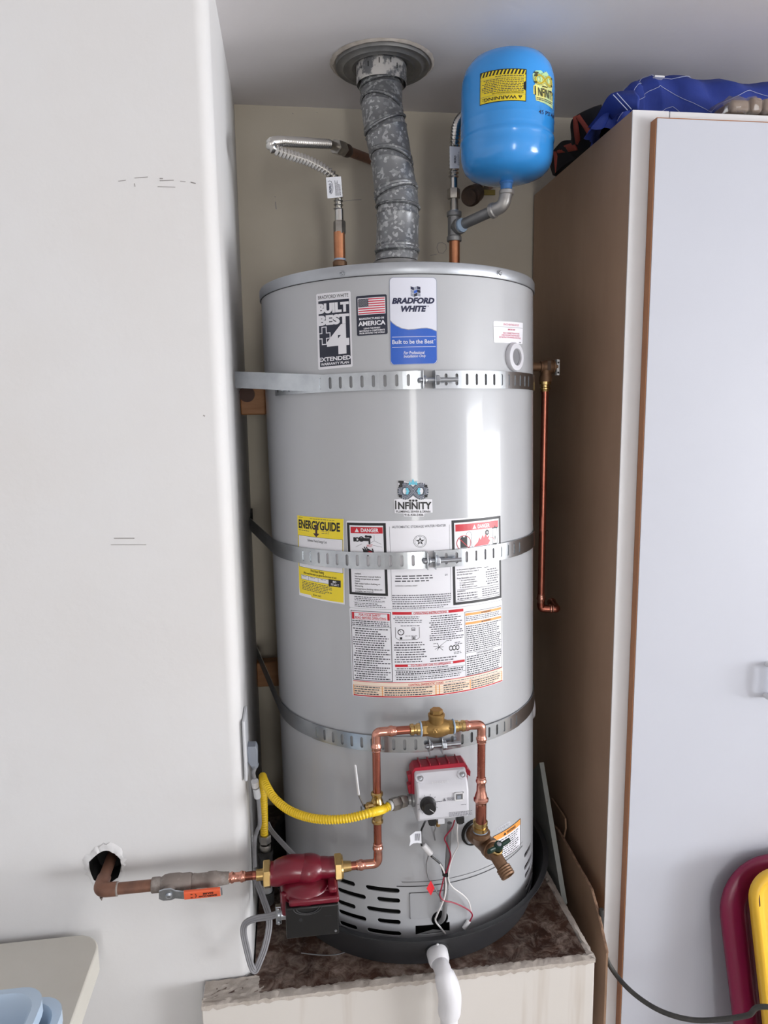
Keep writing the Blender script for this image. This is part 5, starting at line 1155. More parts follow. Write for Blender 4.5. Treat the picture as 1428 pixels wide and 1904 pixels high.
# soldered coupling and press coupling up to the pump tail
cp = thing('pipe_coupling', 'grey soldered coupling and bright press coupling before the pump', 'fitting', AXL(390)-ez*0.014)
c0_, c1_ = AXL(356), AXL(426); cl_ = float(np.linalg.norm(c1_-c0_))
b = MB(); b.lathe([(0.0120, 0), (0.0132, 0.004), (0.0122, 0.010), (0.0125, cl_*0.42), (0.0138, cl_*0.46), (0.0138, cl_*0.66), (0.0122, cl_*0.70), (0.0108, cl_*0.86), (0.0102, cl_)], c0_, ex_, SOLDER, 28); b.build('soldered_reducer', cp)
b = MB(); p0_, p1_ = AXL(424), AXL(457); pl_ = float(np.linalg.norm(p1_-p0_)); press(b, p0_+ex_*pl_*0.5, -ex_, 0.0073, COPPERF, pl_*0.5); press(b, p0_+ex_*pl_*0.5, ex_, 0.0073, COPPERF, pl_*0.5); b.build('press_coupling', cp)
b = MB(); b.tube([AXL(420), AXL(470)], 0.0073, COPPER, 20); b.tube([AXL(455), AXL(479)], 0.0073, COPPER, 20); b.build('copper_stub', cp)

# pump
pm = thing('circulation_pump', 'maroon circulation pump with a black control box on the copper line', 'pump', AXL(570)-ez*0.15)
b = MB(); b.lathe([(0.0085, 0), (0.0100, 0.001), (0.0100, 0.016)], AXL(476), ex_, BRASS, 24); nl = AXL(490)
b.hexnut(nl, ex_, 0.0245, 0.0125, BRASS); b.build('union_nut', pm, label='brass hexagonal union nut')
nr = AXL(622); b = MB(); b.hexnut(nr, ex_, 0.0245, 0.0125, BRASS); b.lathe([(0.0205, 0.012), (0.0205, 0.015), (0.010, 0.016), (0.0085, 0.030)], nr, ex_, BRASS, 28); b.build('union_nut', pm, label='brass hexagonal union nut')
x0_, x1_ = AXL(503), AXL(623); pc = AXL(574)-ez*0.004
b = MB()
q = [x0_, x0_+(x1_-x0_)*0.10, AXL(535)+ez*0.005, AXL(560)+ez*0.004, AXL(578)-ez*0.000]; b.tube(spline(q, 6), [0.0205, 0.0205]+[0.0205+0.004*min(1, i/12) for i in range(23)], PUMPR, 28)
b.tube(spline([x1_, x1_-(x1_-x0_)*0.1, AXL(600)+ez*0.002, AXL(580)+ez*0.001], 5), 0.0192, PUMPR, 28)
b.ball(AXL(573)+ez*0.002, 0.029, PUMPR, 28, (1.15, 0.95, 0.9))
mc = AXL(572); mc = np.array([mc[0]-0.004, YL-0.004, ZL])
b.lathe([(0.020, -0.006), (0.033, -0.010), (0.041, -0.017), (0.0445, -0.024), (0.0445, -0.0275), (0.0385, -0.0285), (0.0385, -0.0315), (0.0445, -0.0325), (0.0445, -0.0355), (0.0385, -0.0365), (0.0385, -0.0395), (0.0445, -0.0405), (0.0445, -0.0435), (0.0385, -0.0445), (0.0385, -0.0475), (0.0445, -0.0485), (0.0445, -0.052), (0.039, -0.053), (0.039, -0.070)], mc, ez, PUMPR, 48)
b.build('pump_body', pm, angle=45)
b = MB(); b.box(mc+np.array([-0.002, 0.012, -0.048]), (0.088, 0.040, 0.034), PUMPR)
for sx in (-1, 1):
    for sy in (-1, 1): b.lathe([(0.007, -0.062), (0.007, -0.022), (0.005, -0.020)], mc+np.array([sx*0.037, sy*0.027+0.006, 0]), ez, PUMPR, 14)
b.build('motor_housing', pm, bevel=0.002)
bz1 = float(P(580, 1686, YL-0.052)[2]); bz0 = float(P(580, 1742, YL-0.052)[2]); bx0, bx1 = float(P(531, 1700, YL-0.052)[0]), float(P(630, 1700, YL-0.052)[0])
bxc = (bx0+bx1)/2; bw = bx1-bx0
b = MB(); b.box((bxc+0.004, YL-0.008, bz1+0.006), (bw*0.95, 0.084, 0.012), PUMPR); b.box((bxc+bw*0.40, YL-0.006, bz1+0.021), (bw*0.16, 0.078, 0.012), PUMPR); b.build('motor_base', pm, bevel=0.004, segs=3)
b = MB(); b.box((bxc, YL-0.008, (bz0+bz1)/2), (bw, 0.088, bz1-bz0), BLACKP); bx_ = b.build('control_box', pm, bevel=0.0025, segs=3, label='glossy black control box')
b = MB()
for k, (rr, yy) in enumerate(((0.024, 0.0005), (0.019, 0.001))):
    b.tube([(bxc-0.008+rr*math.cos(a), YL-0.0522-yy, bz1-0.001+0.52*rr*math.sin(a)) for a in np.linspace(math.pi, 2*math.pi, 20)], 0.0008, mat('grey_black_rib', (52, 52, 54), 0.4), 6)
b.build('cover_rib', bx_)
b = MB(); b.lathe([(0.0022, 0), (0.0022, 0.001)], (bx1-0.006, YL-0.0518, bz0+0.007), (0, -1, 0), ZINC, 12); b.build('screw', bx_)
L = Lab(flat_map((bx0, YL-0.0521, bz1), ex_*bw, -ez*(bz1-bz0), (0, -1, 0), 100, 56), 200); L.disc(28, 22, 3.4, mat('dim_print', (46, 46, 50), 0.4), 1, n=12); L.fine(74, 18, 90, 21, 1, mat('dim_print', (46, 46, 50), 0.4), 1, word=3); L.build('box_mark', bx_)
sr = P(524, 1699, YL-0.02)
b = MB(); b.lathe([(0.010, 0), (0.010, 0.010), (0.0085, 0.011), (0.0085, 0.016)], (bx0+0.001, sr[1], sr[2]), -ex_, ZINC, 22); b.box((bx0-0.013, sr[1], sr[2]), (0.010, 0.009, 0.034), ZINC)
for s_ in (-1, 1): b.lathe([(0.0028, -0.007), (0.0028, 0.004), (0.004, 0.005), (0.003, 0.008)], (bx0-0.013, sr[1], sr[2]+s_*0.0125), (0, -1, 0), ZINC, 12)
b.build('cable_clamp', pm, bevel=0.001)
# cords
def flat_cord(pts, name, label, w=0.0046):
    b = MB(); q = spline(pts, 8); n_ = len(q)
    sd_ = []
    for k in range(n_):
        t_ = unit(q[min(k+1, n_-1)]-q[max(k-1, 0)]); v_ = unit(np.cross(t_, (0.1, 0.9, -0.35))); sd_.append(v_)
    for f_ in (-1, 0, 1): b.tube([p_+v_*f_*w*0.78 for p_, v_ in zip(q, sd_)], w*0.52, CORD, 10)
    return tag(b.build(name), label, 'cord')
cl0 = np.array([bx0-0.016, sr[1], sr[2]])
flat_cord([cl0, P(500, 1704, -0.325), P(472, 1709, -0.320), P(456, 1718, -0.315), P(453, 1735, -0.312), P(459, 1765, -0.308), P(467, 1795, -0.303), P(474, 1805, -0.300), P(482, 1790, -0.298), P(493, 1760, -0.292), P(500, 1725, -0.28), P(499, 1700, -0.265), P(490, 1672, -0.24), P(480, 1645, -0.22), P(474, 1625, -0.21)], 'pump_cord', 'grey ribbed cord looping from the black pump box over the platform corner')
OX = XL+0.001
oc = PX(459.5, 1380, XL+0.006)
outl_ = thing('wall_outlet', 'pale outlet cover on the niche side wall by the yellow hose', 'outlet', (XL, oc[1], oc[2]-0.06))
oz0, oz1 = float(P(456, 1436, oc[1])[2]), float(P(456, 1326, oc[1])[2])
b = MB(); b.box((XL+0.0035, oc[1], (oz0+oz1)/2), (0.006, 0.07, oz1-oz0), OUTLETP); b.build('cover_plate', outl_, bevel=0.0025, segs=3)
pg = thing('power_plug', 'grey power plug and cord in the outlet beside the yellow hose', 'plug', (XL+0.02, oc[1], oc[2]-0.03))
pz0, pz1 = float(P(466, 1421, oc[1])[2]), float(P(466, 1383, oc[1])[2])
b = MB(); b.prism([(XL+0.0065, oc[1]-0.012, pz1), (XL+0.022, oc[1]-0.012, pz1-0.001), (XL+0.025, oc[1]-0.012, pz1-0.008), (XL+0.024, oc[1]-0.012, pz0), (XL+0.012, oc[1]-0.012, pz0), (XL+0.0065, oc[1]-0.012, pz0+0.010)], (0, 0.024, 0), PLUGG); b.lathe([(0.008, 0), (0.007, -0.006), (0.0045, -0.010)], (XL+0.018, oc[1], pz0+0.001), ez, PLUGG, 16); b.build('plug_body', pg, bevel=0.0015)
pq = np.array([XL+0.018, oc[1], pz0-0.008])
b = MB(); b.tube(spline([pq, P(471, 1438, oc[1]), P(475, 1455, oc[1]+0.01), P(480, 1485, oc[1]+0.02), P(483, 1530, oc[1]+0.03), P(478, 1545, oc[1]+0.02), P(474, 1560, oc[1]), P(473, 1585, oc[1]), P(474, 1612, oc[1])], 8), 0.0036, CORD, 12, sq=(0.7, 1.1, (0.2, 1, 0.1))); b.build('cord', pg)
b = MB(); a0_, a1_ = P(473.5, 1452, oc[1]-0.001), P(479, 1482, oc[1]+0.009); b.tube([a0_, a0_+(a1_-a0_)*0.32], 0.0072, WHITEP, 12); b.tube([a0_+(a1_-a0_)*0.42, a1_], 0.0066, OUTLETP, 12); b.build('cord_tag', pg, label='pale tags wrapped on the cord')
flat_cord([P(497, 1530, -0.13), P(505, 1545, -0.14), P(530, 1573, -0.17), P(556, 1600, -0.2), P(580, 1628, -0.235), P(604, 1652, -0.245), P(612, 1668, -0.25), P(618, 1690, -0.258), P(622, 1712, -0.262)], 'grey_cord', 'grey ribbed cord slanting behind the pump from the dark corner', 0.0038)

# copper loop
lo = thing('copper_loop', 'bright new copper loop rising from the pump round to the drain valve', 'pipe', (PL(705, 1604)[0], YL, ZL))
ZTOP = float(np.mean([PL(745, 1358.7)[2], PL(873, 1348)[2]]))
XA = float(np.mean([PL(698.7, 1412)[0], PL(703.4, 1553)[0]])); XB = float(np.mean([PL(896.6, 1412)[0], PL(894, 1475)[0], PL(893, 1506)[0]]))
rA = 0.0073
def V(x, z): return np.array([x, YL, z])
def elbow(c, d1, d2, r, L=0.034, rad=0.019):
    b = MB(); d1, d2 = unit(d1), unit(d2); s = L-0.020
    b.tube(rpath([c+d1*(s+0.002), c, c+d2*(s+0.002)], rad, 8), r*1.12, COPPERF, 24); press(b, c+d1*s, d1, r, COPPERF, 0.020); press(b, c+d2*s, d2, r, COPPERF, 0.020)
    return b.build('press_elbow', lo, label='bright press elbow')
def zpx(x, y): return float(PL(x, y)[2])
b = MB(); b.tube([AXL(640), V(XA-0.02, ZL)], rA, COPPER, 22); b.build('copper_pipe', lo)
elbow(V(XA, ZL), -ex_, ez, rA, 0.040)
b = MB(); b.tube([V(XA, ZL+0.02), V(XA, zpx(700, 1515))], rA, COPPER, 22); b.build('copper_pipe', lo)
b = MB(); b.tube([V(XA, zpx(700, 1480)), V(XA, ZTOP-0.02)], rA, COPPER, 22); b.build('copper_pipe', lo)
elbow(V(XA, ZTOP), -ez, ex_, rA, 0.036)
b = MB(); b.tube([V(XA+0.02, ZTOP), V(float(PL(775, 1357)[0]), ZTOP)], rA, COPPER, 22); b.build('copper_pipe', lo)
elbow(V(XB, ZTOP), -ex_, -ez, rA, 0.036)
b = MB(); b.tube([V(XB-0.02, ZTOP), V(float(PL(845, 1350)[0]), ZTOP)], rA, COPPER, 22); b.build('copper_pipe', lo)
zr1, zr0 = zpx(895, 1452), zpx(893, 1490)
b = MB(); b.tube([V(XB, ZTOP-0.02), V(XB, zr1-0.006)], rA, COPPER, 22); b.build('copper_pipe', lo)
b = MB(); press(b, V(XB, zr1-0.010), ez, rA, COPPERF, 0.018); rl = zr1-0.010-zr0
b.lathe([(rA*1.12, 0), (rA*1.14, -rl*0.3), (0.0112, -rl*0.6), (0.0114, -rl*0.72), (0.0136, -rl*0.8), (0.0136, -rl*0.92), (0.0114, -rl), (0.0104, -rl-0.004)], V(XB, zr1-0.010), ez, COPPERF, 28); b.build('press_reducer', lo, label='bright press reducer')
zb_ = zpx(893, 1528)
b = MB(); b.tube([V(XB, zr0), V(XB, zb_)], 0.0100, COPPER, 24); b.build('copper_pipe', lo, label='thicker copper riser')
# ball valve in the left riser
b2 = thing('ball_valve', 'small brass ball valve with a white lever in the left copper riser', 'valve', V(XA, zpx(700, 1530)))
zv1, zv0 = zpx(700, 1472), zpx(702, 1530); vh = zv1-zv0
b = MB(); b.lathe([(0.0085, 0), (0.0105, 0.002), (0.0105, 0.006), (0.0088, 0.008), (0.0088, 0.012), (0.0102, 0.013), (0.0102, 0.016), (0.0125, 0.019), (0.0125, vh*0.5+0.006), (0.0105, vh-0.016), (0.0088, vh-0.013), (0.0088, vh-0.008), (0.0108, vh-0.006), (0.0108, vh-0.002), (0.0085, vh)], V(XA, zv0), ez, BRASS, 28)
sp = V(XA, zpx(699, 1497)); sd = unit((-1, -0.25, 0)); b.lathe([(0.0085, 0.006), (0.0085, 0.018), (0.0065, 0.020), (0.0065, 0.024)], sp, sd, BRASS, 20); b.build('valve_body', b2)
sp2 = sp+sd*0.024
b = MB(); b.hexnut(sp2+sd*0.001, sd, 0.0052, 0.005, ZINC); b.build('stem_nut', b2, smooth=False)
lv = [sp2+np.array([0.001, 0, -0.006]), sp2, P(668, 1481, -0.318), P(666.5, 1474, -0.318)]
b = MB(); b.tube(rpath(lv, 0.004), 0.0032, ZINC, 12, sq=(0.5, 1.3, (1, 0.2, 0.2))); l_ = b.build('lever', b2)
b = MB(); b.tube([P(666.8, 1477, -0.318), P(660.5, 1424, -0.318), P(660.2, 1421, -0.318)], [0.0035, 0.0032, 0.002], WHITEP, 14, sq=(0.6, 1.2, (1, 0.2, 0.2))); b.build('grip', l_, label='white plastic lever grip')
# check valve on top
ck_ = thing('check_valve', 'cast brass check valve with a hexagonal cap on the top of the loop', 'valve', V(float(PL(812, 1354)[0]), ZTOP-0.02))
xa, xb_, xm = float(PL(763, 1357)[0]), float(PL(864, 1350)[0]), float(PL(812.5, 1354)[0])
b = MB(); b.lathe([(rA, -0.002), (0.0100, 0.0), (0.0104, 0.005), (0.0086, 0.007), (0.0086, 0.010), (0.0104, 0.012), (0.0104, 0.016), (0.0115, 0.017), (0.0115, 0.022)], V(xa, ZTOP), ex_, BRASS, 26); b.build('press_adapter', ck_)
b = MB(); b.lathe([(rA, -0.002), (0.0100, 0.0), (0.0104, 0.005), (0.0086, 0.007), (0.0086, 0.010), (0.0104, 0.012), (0.0104, 0.016), (0.0115, 0.017), (0.0115, 0.022)], V(xb_, ZTOP), -ex_, BRASS, 26); b.build('press_adapter', ck_)
hw_ = (xb_-xa)/2-0.021
b = MB()
for s_ in (-1, 1): b.hexnut(V(xm+s_*hw_, ZTOP), -s_*ex_, 0.0135, 0.011, BRASSC)
b.lathe([(0.0125, -hw_+0.008), (0.0165, -0.008), (0.0175, 0.0), (0.0165, 0.008), (0.0125, hw_-0.008)], V(xm, ZTOP), ex_, BRASSC, 30)
b.lathe([(0.0140, -0.004), (0.0142, 0.016), (0.0150, 0.018), (0.0150, 0.022), (0.0130, 0.024)], V(xm-0.001, ZTOP+0.004), ez, BRASSC, 30); body = b.build('valve_body', ck_)
b = MB(); b.hexnut(V(xm-0.001, ZTOP+0.027), ez, 0.0115, 0.008, BRASSC); b.build('hex_cap', ck_, smooth=False)
b = MB()
for s_ in (-1, 1): b.lathe([(0.0128, 0), (0.0140, 0.0015), (0.0128, 0.003)], V(xm+s_*(hw_+0.0015)-0.0015, ZTOP), ex_, TAPE, 24)
b.build('thread_sealant', ck_)
b = MB(); b.tube([V(xm-0.006+0.0045*math.sin(t), ZTOP+0.002+0.0035*math.sin(2*t))+np.array([0, -0.0170+0.0004*abs(math.sin(t)), 0]) for t in np.linspace(0, 5.2, 26)], 0.0007, BRASSC, 6); b.build('cast_mark', body)
# bronze tee and boiler drain at the tank
ta, tz = tank(880, 1547)
dv = thing('drain_valve', 'tarnished bronze drain valve with a dark green handle on the lower tank', 'valve', tpt(ta, R0+0.04, tz-0.03))
td = unit(tdir(ta)); DVP = lambda r: tpt(ta, R0+r, tz)
b = MB(); b.lathe([(0.026, -0.002), (0.026, 0.002), (0.0225, 0.005)], DVP(0), td, DARK, 32, cap=False); b.build('escutcheon', heater, label='dark gasket opening round the drain nipple')
bc = np.array([XB, 0, 0])
tr_ = 0.034
b = MB(); b.lathe([(0.0165, 0.0), (0.0180, 0.004), (0.0180, 0.012), (0.0165, 0.016), (0.0165, 0.052), (0.0185, 0.054), (0.0185, 0.064), (0.0150, 0.066)], DVP(0.001), td, BRONZE, 32)
tp_ = DVP(0.030); top_ = np.array([XB, YL+0.004, zb_-0.024])
b.tube([tp_, tp_+(top_-tp_)*0.5, top_+(top_-tp_)*0.0], [0.0165, 0.0162, 0.0160], BRONZE, 28); b.lathe([(0.0160, -0.006), (0.0182, -0.005), (0.0182, 0.002), (0.0165, 0.003)], top_, ez, BRONZE, 30); b.build('tee_body', dv, angle=45)
b = MB(); b.lathe([(0.0135, 0.001), (0.0140, 0.006)], top_, ez, TAPE, 26); b.build('thread_sealant', dv)
b = MB(); b.lathe([(0.0140, 0.005), (0.0140, 0.012), (0.0118, 0.013), (0.0118, 0.017), (0.0135, 0.0185), (0.0135, 0.023), (0.0108, 0.0255)], top_, ez, BRASS, 28); b.build('press_adapter', dv, label='bright brass press adapter')
sv0 = DVP(0.066); sdir = unit(td*0.72+np.array([0.20, -0.1, -0.52])); s1 = P(921, 1590, -0.345); s2 = P(937, 1616, -0.365)
b = MB(); b.lathe([(0.0155, -0.002), (0.0165, 0.0), (0.0165, 0.006), (0.0130, 0.012)], sv0, td, BRONZE, 28); b.tube(spline([sv0+td*0.004, s1*0.55+(sv0+td*0.004)*0.45, s1, s2], 6), 0.0112, BRONZE, 24)
sdd = unit(s2-s1); b.lathe([(0.0105, -0.004), (0.0128, -0.003)]+[(0.0128 if i % 2 else 0.0138, -0.002+0.0022*i) for i in range(7)]+[(0.0125, 0.0138), (0.0092, 0.0138), (0.0085, 0.002), (0.001, 0.002)], s2, sdd, BRONZE, 28, cap=False); b.build('spigot', dv, angle=40)
hb = P(925, 1578, -0.352); hu = unit((0.05, -0.45, 0.88))
b = MB(); b.hexnut(hb-hu*0.010, hu, 0.0095, 0.008, BRASS); b.lathe([(0.0085, 0), (0.0100, 0.001), (0.0085, 0.003)], hb-hu*0.003, hu, BRASS, 22); b.build('packing_nut', dv, label='bright brass packing nut')
h1, h2 = P(909, 1583, -0.365), P(948, 1561, -0.35); hm = hb+hu*0.004
b = MB(); b.lathe([(0.0075, -0.002), (0.0085, 0.004), (0.0075, 0.010)], hm, hu, GREENP, 20); b.tube([h1, h1+(hm-h1)*0.3, hm, h2+(hm-h2)*0.35, h2], [0.0050, 0.0058, 0.0042, 0.0054, 0.0048], GREENP, 16, sq=(1.25, 0.7, hu)); hd = b.build('handle', dv, angle=60)
b = MB(); b.lathe([(0.0042, 0), (0.0042, 0.002), (0.002, 0.003)], hm+hu*0.010, hu, ZINC, 14); b.build('handle_screw', hd)

# ================================================================== gas: yellow connector and black drip leg
fi = inl-gt*0.010
gc = thing('gas_connector', 'yellow corrugated gas hose sagging to the left of the control valve', 'gas hose', fi-ez*0.05)
ye = P(724, 1498, float(fi[1])-0.020)
gx_ = unit(ye-fi)
gl_ = float(np.linalg.norm(ye-fi))
b = MB(); b.lathe([(0.0065, -0.004), (0.0065, gl_*0.2)], fi, gx_, IRONG, 20); b.hexnut(fi+gx_*gl_*0.16, gx_, 0.0112, gl_*0.30, STEELD); b.lathe([(0.0075, gl_*0.45), (0.0075, gl_*0.52)], fi, gx_, STEELD, 20); b.hexnut(fi+gx_*gl_*0.50, gx_, 0.0120, gl_*0.40, STEELD); b.lathe([(0.0085, gl_*0.86), (0.0092, gl_*1.02)], fi, gx_, OUTLETP, 20); b.build('flare_nut', gc)
YG = -0.155
gp0 = P(491.5, 1552, YG)
hose = spline([ye, ye+gx_*0.015+np.array([0, 0, -0.003]), P(690, 1511, -0.348), P(650, 1521, -0.345), P(610, 1524, -0.335), P(570, 1519, -0.312), P(535, 1505, -0.28), P(510, 1484, -0.25), P(497, 1464, -0.225), P(490, 1449, -0.20), P(488.5, 1444, -0.178), P(489, 1453, -0.160), P(490, 1475, YG), P(491, 1510, YG), gp0], 10)
b = MB(); corrug(b, hose, 0.0080, 0.0016, 0.0050, YHOSE, 16, 5); b.build('corrugated_hose', gc)
gl = thing('gas_drip_leg', 'black iron gas pipe with a cap standing behind the pump', 'gas pipe', P(497, 1677, YG))
g1, g2, g3 = P(492, 1545, YG), P(493, 1600, YG), P(497, 1677, YG)
def gz_(y): return np.array([g1[0], YG, P(492, y, YG)[2]])
b = MB(); b.hexnut(gz_(1566), ez, 0.0125, 0.016, STEELD); b.lathe([(0.0100, 0), (0.0112, 0.003), (0.0112, 0.012), (0.0095, 0.014)], gz_(1582), ez, STEELD, 22); b.build('flare_nut', gl)
b = MB(); hh = float(gz_(1580)[2]-gz_(1640)[2]); b.lathe([(0.0140, 0), (0.0150, 0.002), (0.0150, 0.012), (0.0135, 0.014), (0.0135, hh-0.012), (0.0150, hh-0.010), (0.0150, hh)], gz_(1640), ez, BLACKI, 26); b.tube([gz_(1610)+ey_*0.0, gz_(1610)+np.array([-0.01, 0.45*0+0.20, 0.0])], 0.0105, BLACKI, 18); b.build('black_tee', gl)
b = MB(); h2_ = float(gz_(1638)[2]-gz_(1664)[2]); b.tube([gz_(1664), gz_(1638)], 0.0106, IRONG, 20); b.build('nipple', gl, label='bright steel nipple')
b = MB(); hc_ = float(gz_(1657)[2]-gz_(1680)[2]); b.lathe([(0.0105, 0), (0.0135, 0.003), (0.0140, hc_-0.004), (0.0145, hc_-0.003), (0.0145, hc_)], gz_(1680), ez, BLACKI, 24); b.build('pipe_cap', gl)

# ================================================================== relief valve and discharge pipe on the right flank
YR = 0.02
rv = P(1015, 682, YR)
rel = thing('relief_valve', 'bronze relief valve with a white test lever on the right flank', 'valve', rv-ez*0.03)
b = MB(); b.lathe([(0.0095, -0.045), (0.0095, -0.014), (0.0120, -0.013), (0.0120, -0.009), (0.0130, -0.008), (0.0145, 0.0), (0.0145, 0.012), (0.0135, 0.014), (0.0150, 0.0145), (0.0150, 0.0175), (0.006, 0.0185), (0.006, 0.026)], rv, ex_, BRONZE, 28); dz_ = float(rv[2]-P(1013, 708, YR)[2]); b.lathe([(0.0125, 0.0), (0.0120, dz_*0.5), (0.0140, dz_*0.7), (0.0140, dz_)], rv-ez*0.002, -ez, BRONZE, 26)
b.box(rv+np.array([0.002, -0.0148, 0.002]), (0.0075, 0.0012, 0.020), BRONZED); b.build('valve_body', rel)
lc = P(1038, 683, YR-0.005); b = MB(); b.prism([lc+np.array([-0.003, 0, z]) if s_ < 0 else lc+np.array([0.003, 0, z]) for s_, z in ((-1, -0.016), (1, -0.017), (1, -0.006), (1, 0.004), (1, 0.016), (-1, 0.017))], (0, 0.012, 0), WHITEP); b.lathe([(0.0022, 0), (0.0022, 0.0006)], lc+np.array([0, -0.0002, 0.010]), (0, -1, 0), DARK, 10); b.lathe([(0.0022, 0), (0.0022, 0.0006)], lc+np.array([0, -0.0002, -0.011]), (0, -1, 0), DARK, 10); b.build('test_lever', rel, bevel=0.001, label='white test lever')
dpz = P(1013, 728, YR); dq = thing('discharge_pipe', 'long thin copper pipe dropping from the relief valve', 'pipe', P(1010, 1120, YR))
rD = 0.0078
xd = rv[0]-0.001; zt_ = float(P(1013, 708, YR)[2]); zb2 = float(P(1011, 1104, YR)[2])
b = MB(); ah_ = zt_-float(dpz[2]); b.lathe([(0.0105, 0), (0.0120, -0.001), (0.0120, -ah_*0.35), (0.0092, -ah_*0.4), (0.0092, -ah_*0.6), (0.0112, -ah_*0.66), (0.0112, -ah_*0.8), (0.0090, -ah_*0.85), (0.0096, -ah_)], (xd, YR, zt_), ez, BRASS, 26); b.build('press_adapter', dq)
b = MB(); b.tube([(xd, YR, dpz[2]+0.004), (xd, YR, zb2-0.004)], rD, COPPER, 22); b.build('copper_pipe', dq)
ee = np.array([xd, YR, float(P(1012, 1131, YR)[2])]); e2_ = np.array([xd+0.026, YR-0.004, ee[2]-0.001])
b = MB(); press(b, ee+ez*0.012, ez, rD, COPPERF, float(zb2-ee[2]-0.012)); b.tube(rpath([ee+ez*0.014, ee, e2_-unit(e2_-ee)*0.002], 0.016), rD*1.12, COPPER, 22); dd = unit(e2_-ee); press(b, e2_-dd*0.012, dd, rD, COPPERF, 0.015); b.build('press_elbow', dq)
b = MB(); b.tube(rpath([e2_, e2_+dd*0.010, e2_+dd*0.012+np.array([0.0, 0.03, 0.004]), ], 0.010), rD*1.12, COPPER, 22); press(b, e2_+dd*0.012+np.array([0.0, 0.03, 0.004]), (0, 1, 0.1), rD, COPPERF, 0.014); b.build('press_elbow', dq)

# ================================================================== things leaning between heater and cabinet
def slab_x(name, pix, X, th, m, label, cat, me=None, jitter=0):
    b = MB(); b.prism([PX(x, y, X) for x, y in pix], (th, 0, 0), m); o = b.build(name, smooth=False)
    return tag(o, label, cat)
slab_x('white_board', [(1003, 1418), (1010, 1462), (1046, 1680), (1036, 1700), (992, 1645), (985, 1440)], PXR+0.013, 0.011, BOARDM, 'grey-white board leaning edge-on right of the heater', 'board')
cb = MB(); edge = [(1026, 1532), (1034, 1540), (1044, 1556), (1058, 1580), (1072, 1606), (1086, 1630), (1098, 1652), (1106, 1680), (1116, 1720), (1127, 1772)]
cd = thing('cardboard_sheet', 'brown corrugated cardboard standing between the platform and the cabinet', 'cardboard', PX(1100, 1780, 0.352))
XCB = 0.352; pts_ = [PX(x, y, XCB) for x, y in edge]; back = [p+np.array([0, 0.25, -0.10]) for p in (pts_[-1], pts_[0])]
low = [np.array([XCB, pts_[-1][1]+0.0, 0.20]), np.array([XCB, pts_[0][1]+0.2, 0.20]), np.array([XCB, pts_[0][1]+0.2, pts_[0][2]-0.03])]
cb.prism(pts_+low, (0.0045, 0, 0), CARD); cb.build('sheet', cd, smooth=False)
cb = MB(); rd = random.Random(4); q = []
for a_, e_ in zip(pts_[:-1], pts_[1:]):
    for k in range(6): q.append(a_+(e_-a_)*k/6+np.array([0, (rd.random()-0.5)*0.003, (rd.random()-0.5)*0.002]))
q.append(pts_[-1]); cb.grid([[p+np.array([-0.0004, -0.001, 0.001]) for p in q], [p+np.array([0.0022, -0.0035+0.002*rd.random(), 0.002*rd.random()]) for p in q], [p+np.array([0.0049, -0.001, 0.001]) for p in q]], CARDE); cb.build('torn_edge', cd)
slab_x('cardboard_flap', [(1025, 1484), (1036, 1500), (1043, 1510), (1050, 1522), (1051, 1540), (1047, 1558), (1042, 1575), (1030, 1575), (1020, 1500)], 0.372, 0.004, CARD, 'small dark cardboard flap against the brown cabinet side', 'cardboard')
# black cable
cp_ = [P(1118, 1740, -0.23), P(1125, 1775, -0.235), P(1140, 1805, -0.245), P(1170, 1840, -0.28), P(1210, 1870, -0.32), P(1250, 1888, -0.35), P(1295, 1897, -0.37), P(1345, 1895, -0.39), P(1390, 1888, -0.41), P(1440, 1874, -0.43), np.array([0.80, -0.52, 0.40]), np.array([1.0, -0.60, 0.12]), np.array([1.12, -0.62, 0.006]), np.array([1.5, -0.6, 0.006])]
b = MB(); b.tube(spline([np.array([cp_[0][0], -0.19-0.03, 0.75]), ]+cp_, 8)[6:], 0.0048, CABLE, 12); tag(b.build('cable'), 'black rubber cable drooping across the cabinet foot', 'cable')

# ================================================================== trays leaning on the cabinet
def tray(name, pl, pt_top, wpx, lean, m, label, w, h, cr, prof, y0, slots=()):
    """rounded dish; pl: photo point on the left rim, its plane leans by lean; prof: (inset, depth) steps"""
    pass
def rrect(w, h, r, n=9):
    o = []
    for cx_, cy_, a0 in ((w-r, h-r, 0), (r, h-r, 90), (r, r, 180), (w-r, r, 270)):
        for i in range(n+1): a = math.radians(a0+90*i/n); o.append((cx_+r*math.cos(a), cy_+r*math.sin(a)))
    return o
def dish(name, label, cat, O, eu, ev, w, h, r, prof, m, taper=0.0):
    """O: lower left corner; eu, ev in-plane axes; prof: list of (inset, out) with out along the face normal"""
    nrm = unit(np.cross(eu, ev)); base_ = rrect(w, h, r); cx_, cy_ = w/2, h/2
    b = MB(); rows = []
    for ins, out_ in prof:
        ring = []
        for x, y in rrect(w-2*ins, h-2*ins, max(r-ins, 0.01)):
            xx, yy = x+ins, y+ins; xx = cx_+(xx-cx_)*(1-taper*(1-yy/h)); ring.append(O+eu*xx+ev*yy+nrm*out_)
        rows.append(ring)
    b.grid(rows, m, True); nn = len(rows[0]); b.add(rows[-1], [tuple(range(nn))], m)
    o = b.build(name, angle=50); s_ = o.modifiers.new('thickness', 'SOLIDIFY'); s_.thickness = 0.0028; s_.offset = 0
    return tag(o, label, cat), nrm
YM = -0.262
mA, mB = P(1336, 1665, YM), P(1356, 1900, YM)
lean = unit(np.array([0, 0.20, 1.0])); 
mt = P(1450, 1588, YM+0.02)
mw = 0.52; mh = 0.62
eu_ = ex_.copy(); 
zt2 = float(mt[2])+0.003; mleft = float(P(1337, 1690, YM)[0])
rot = math.radians(-5.5)
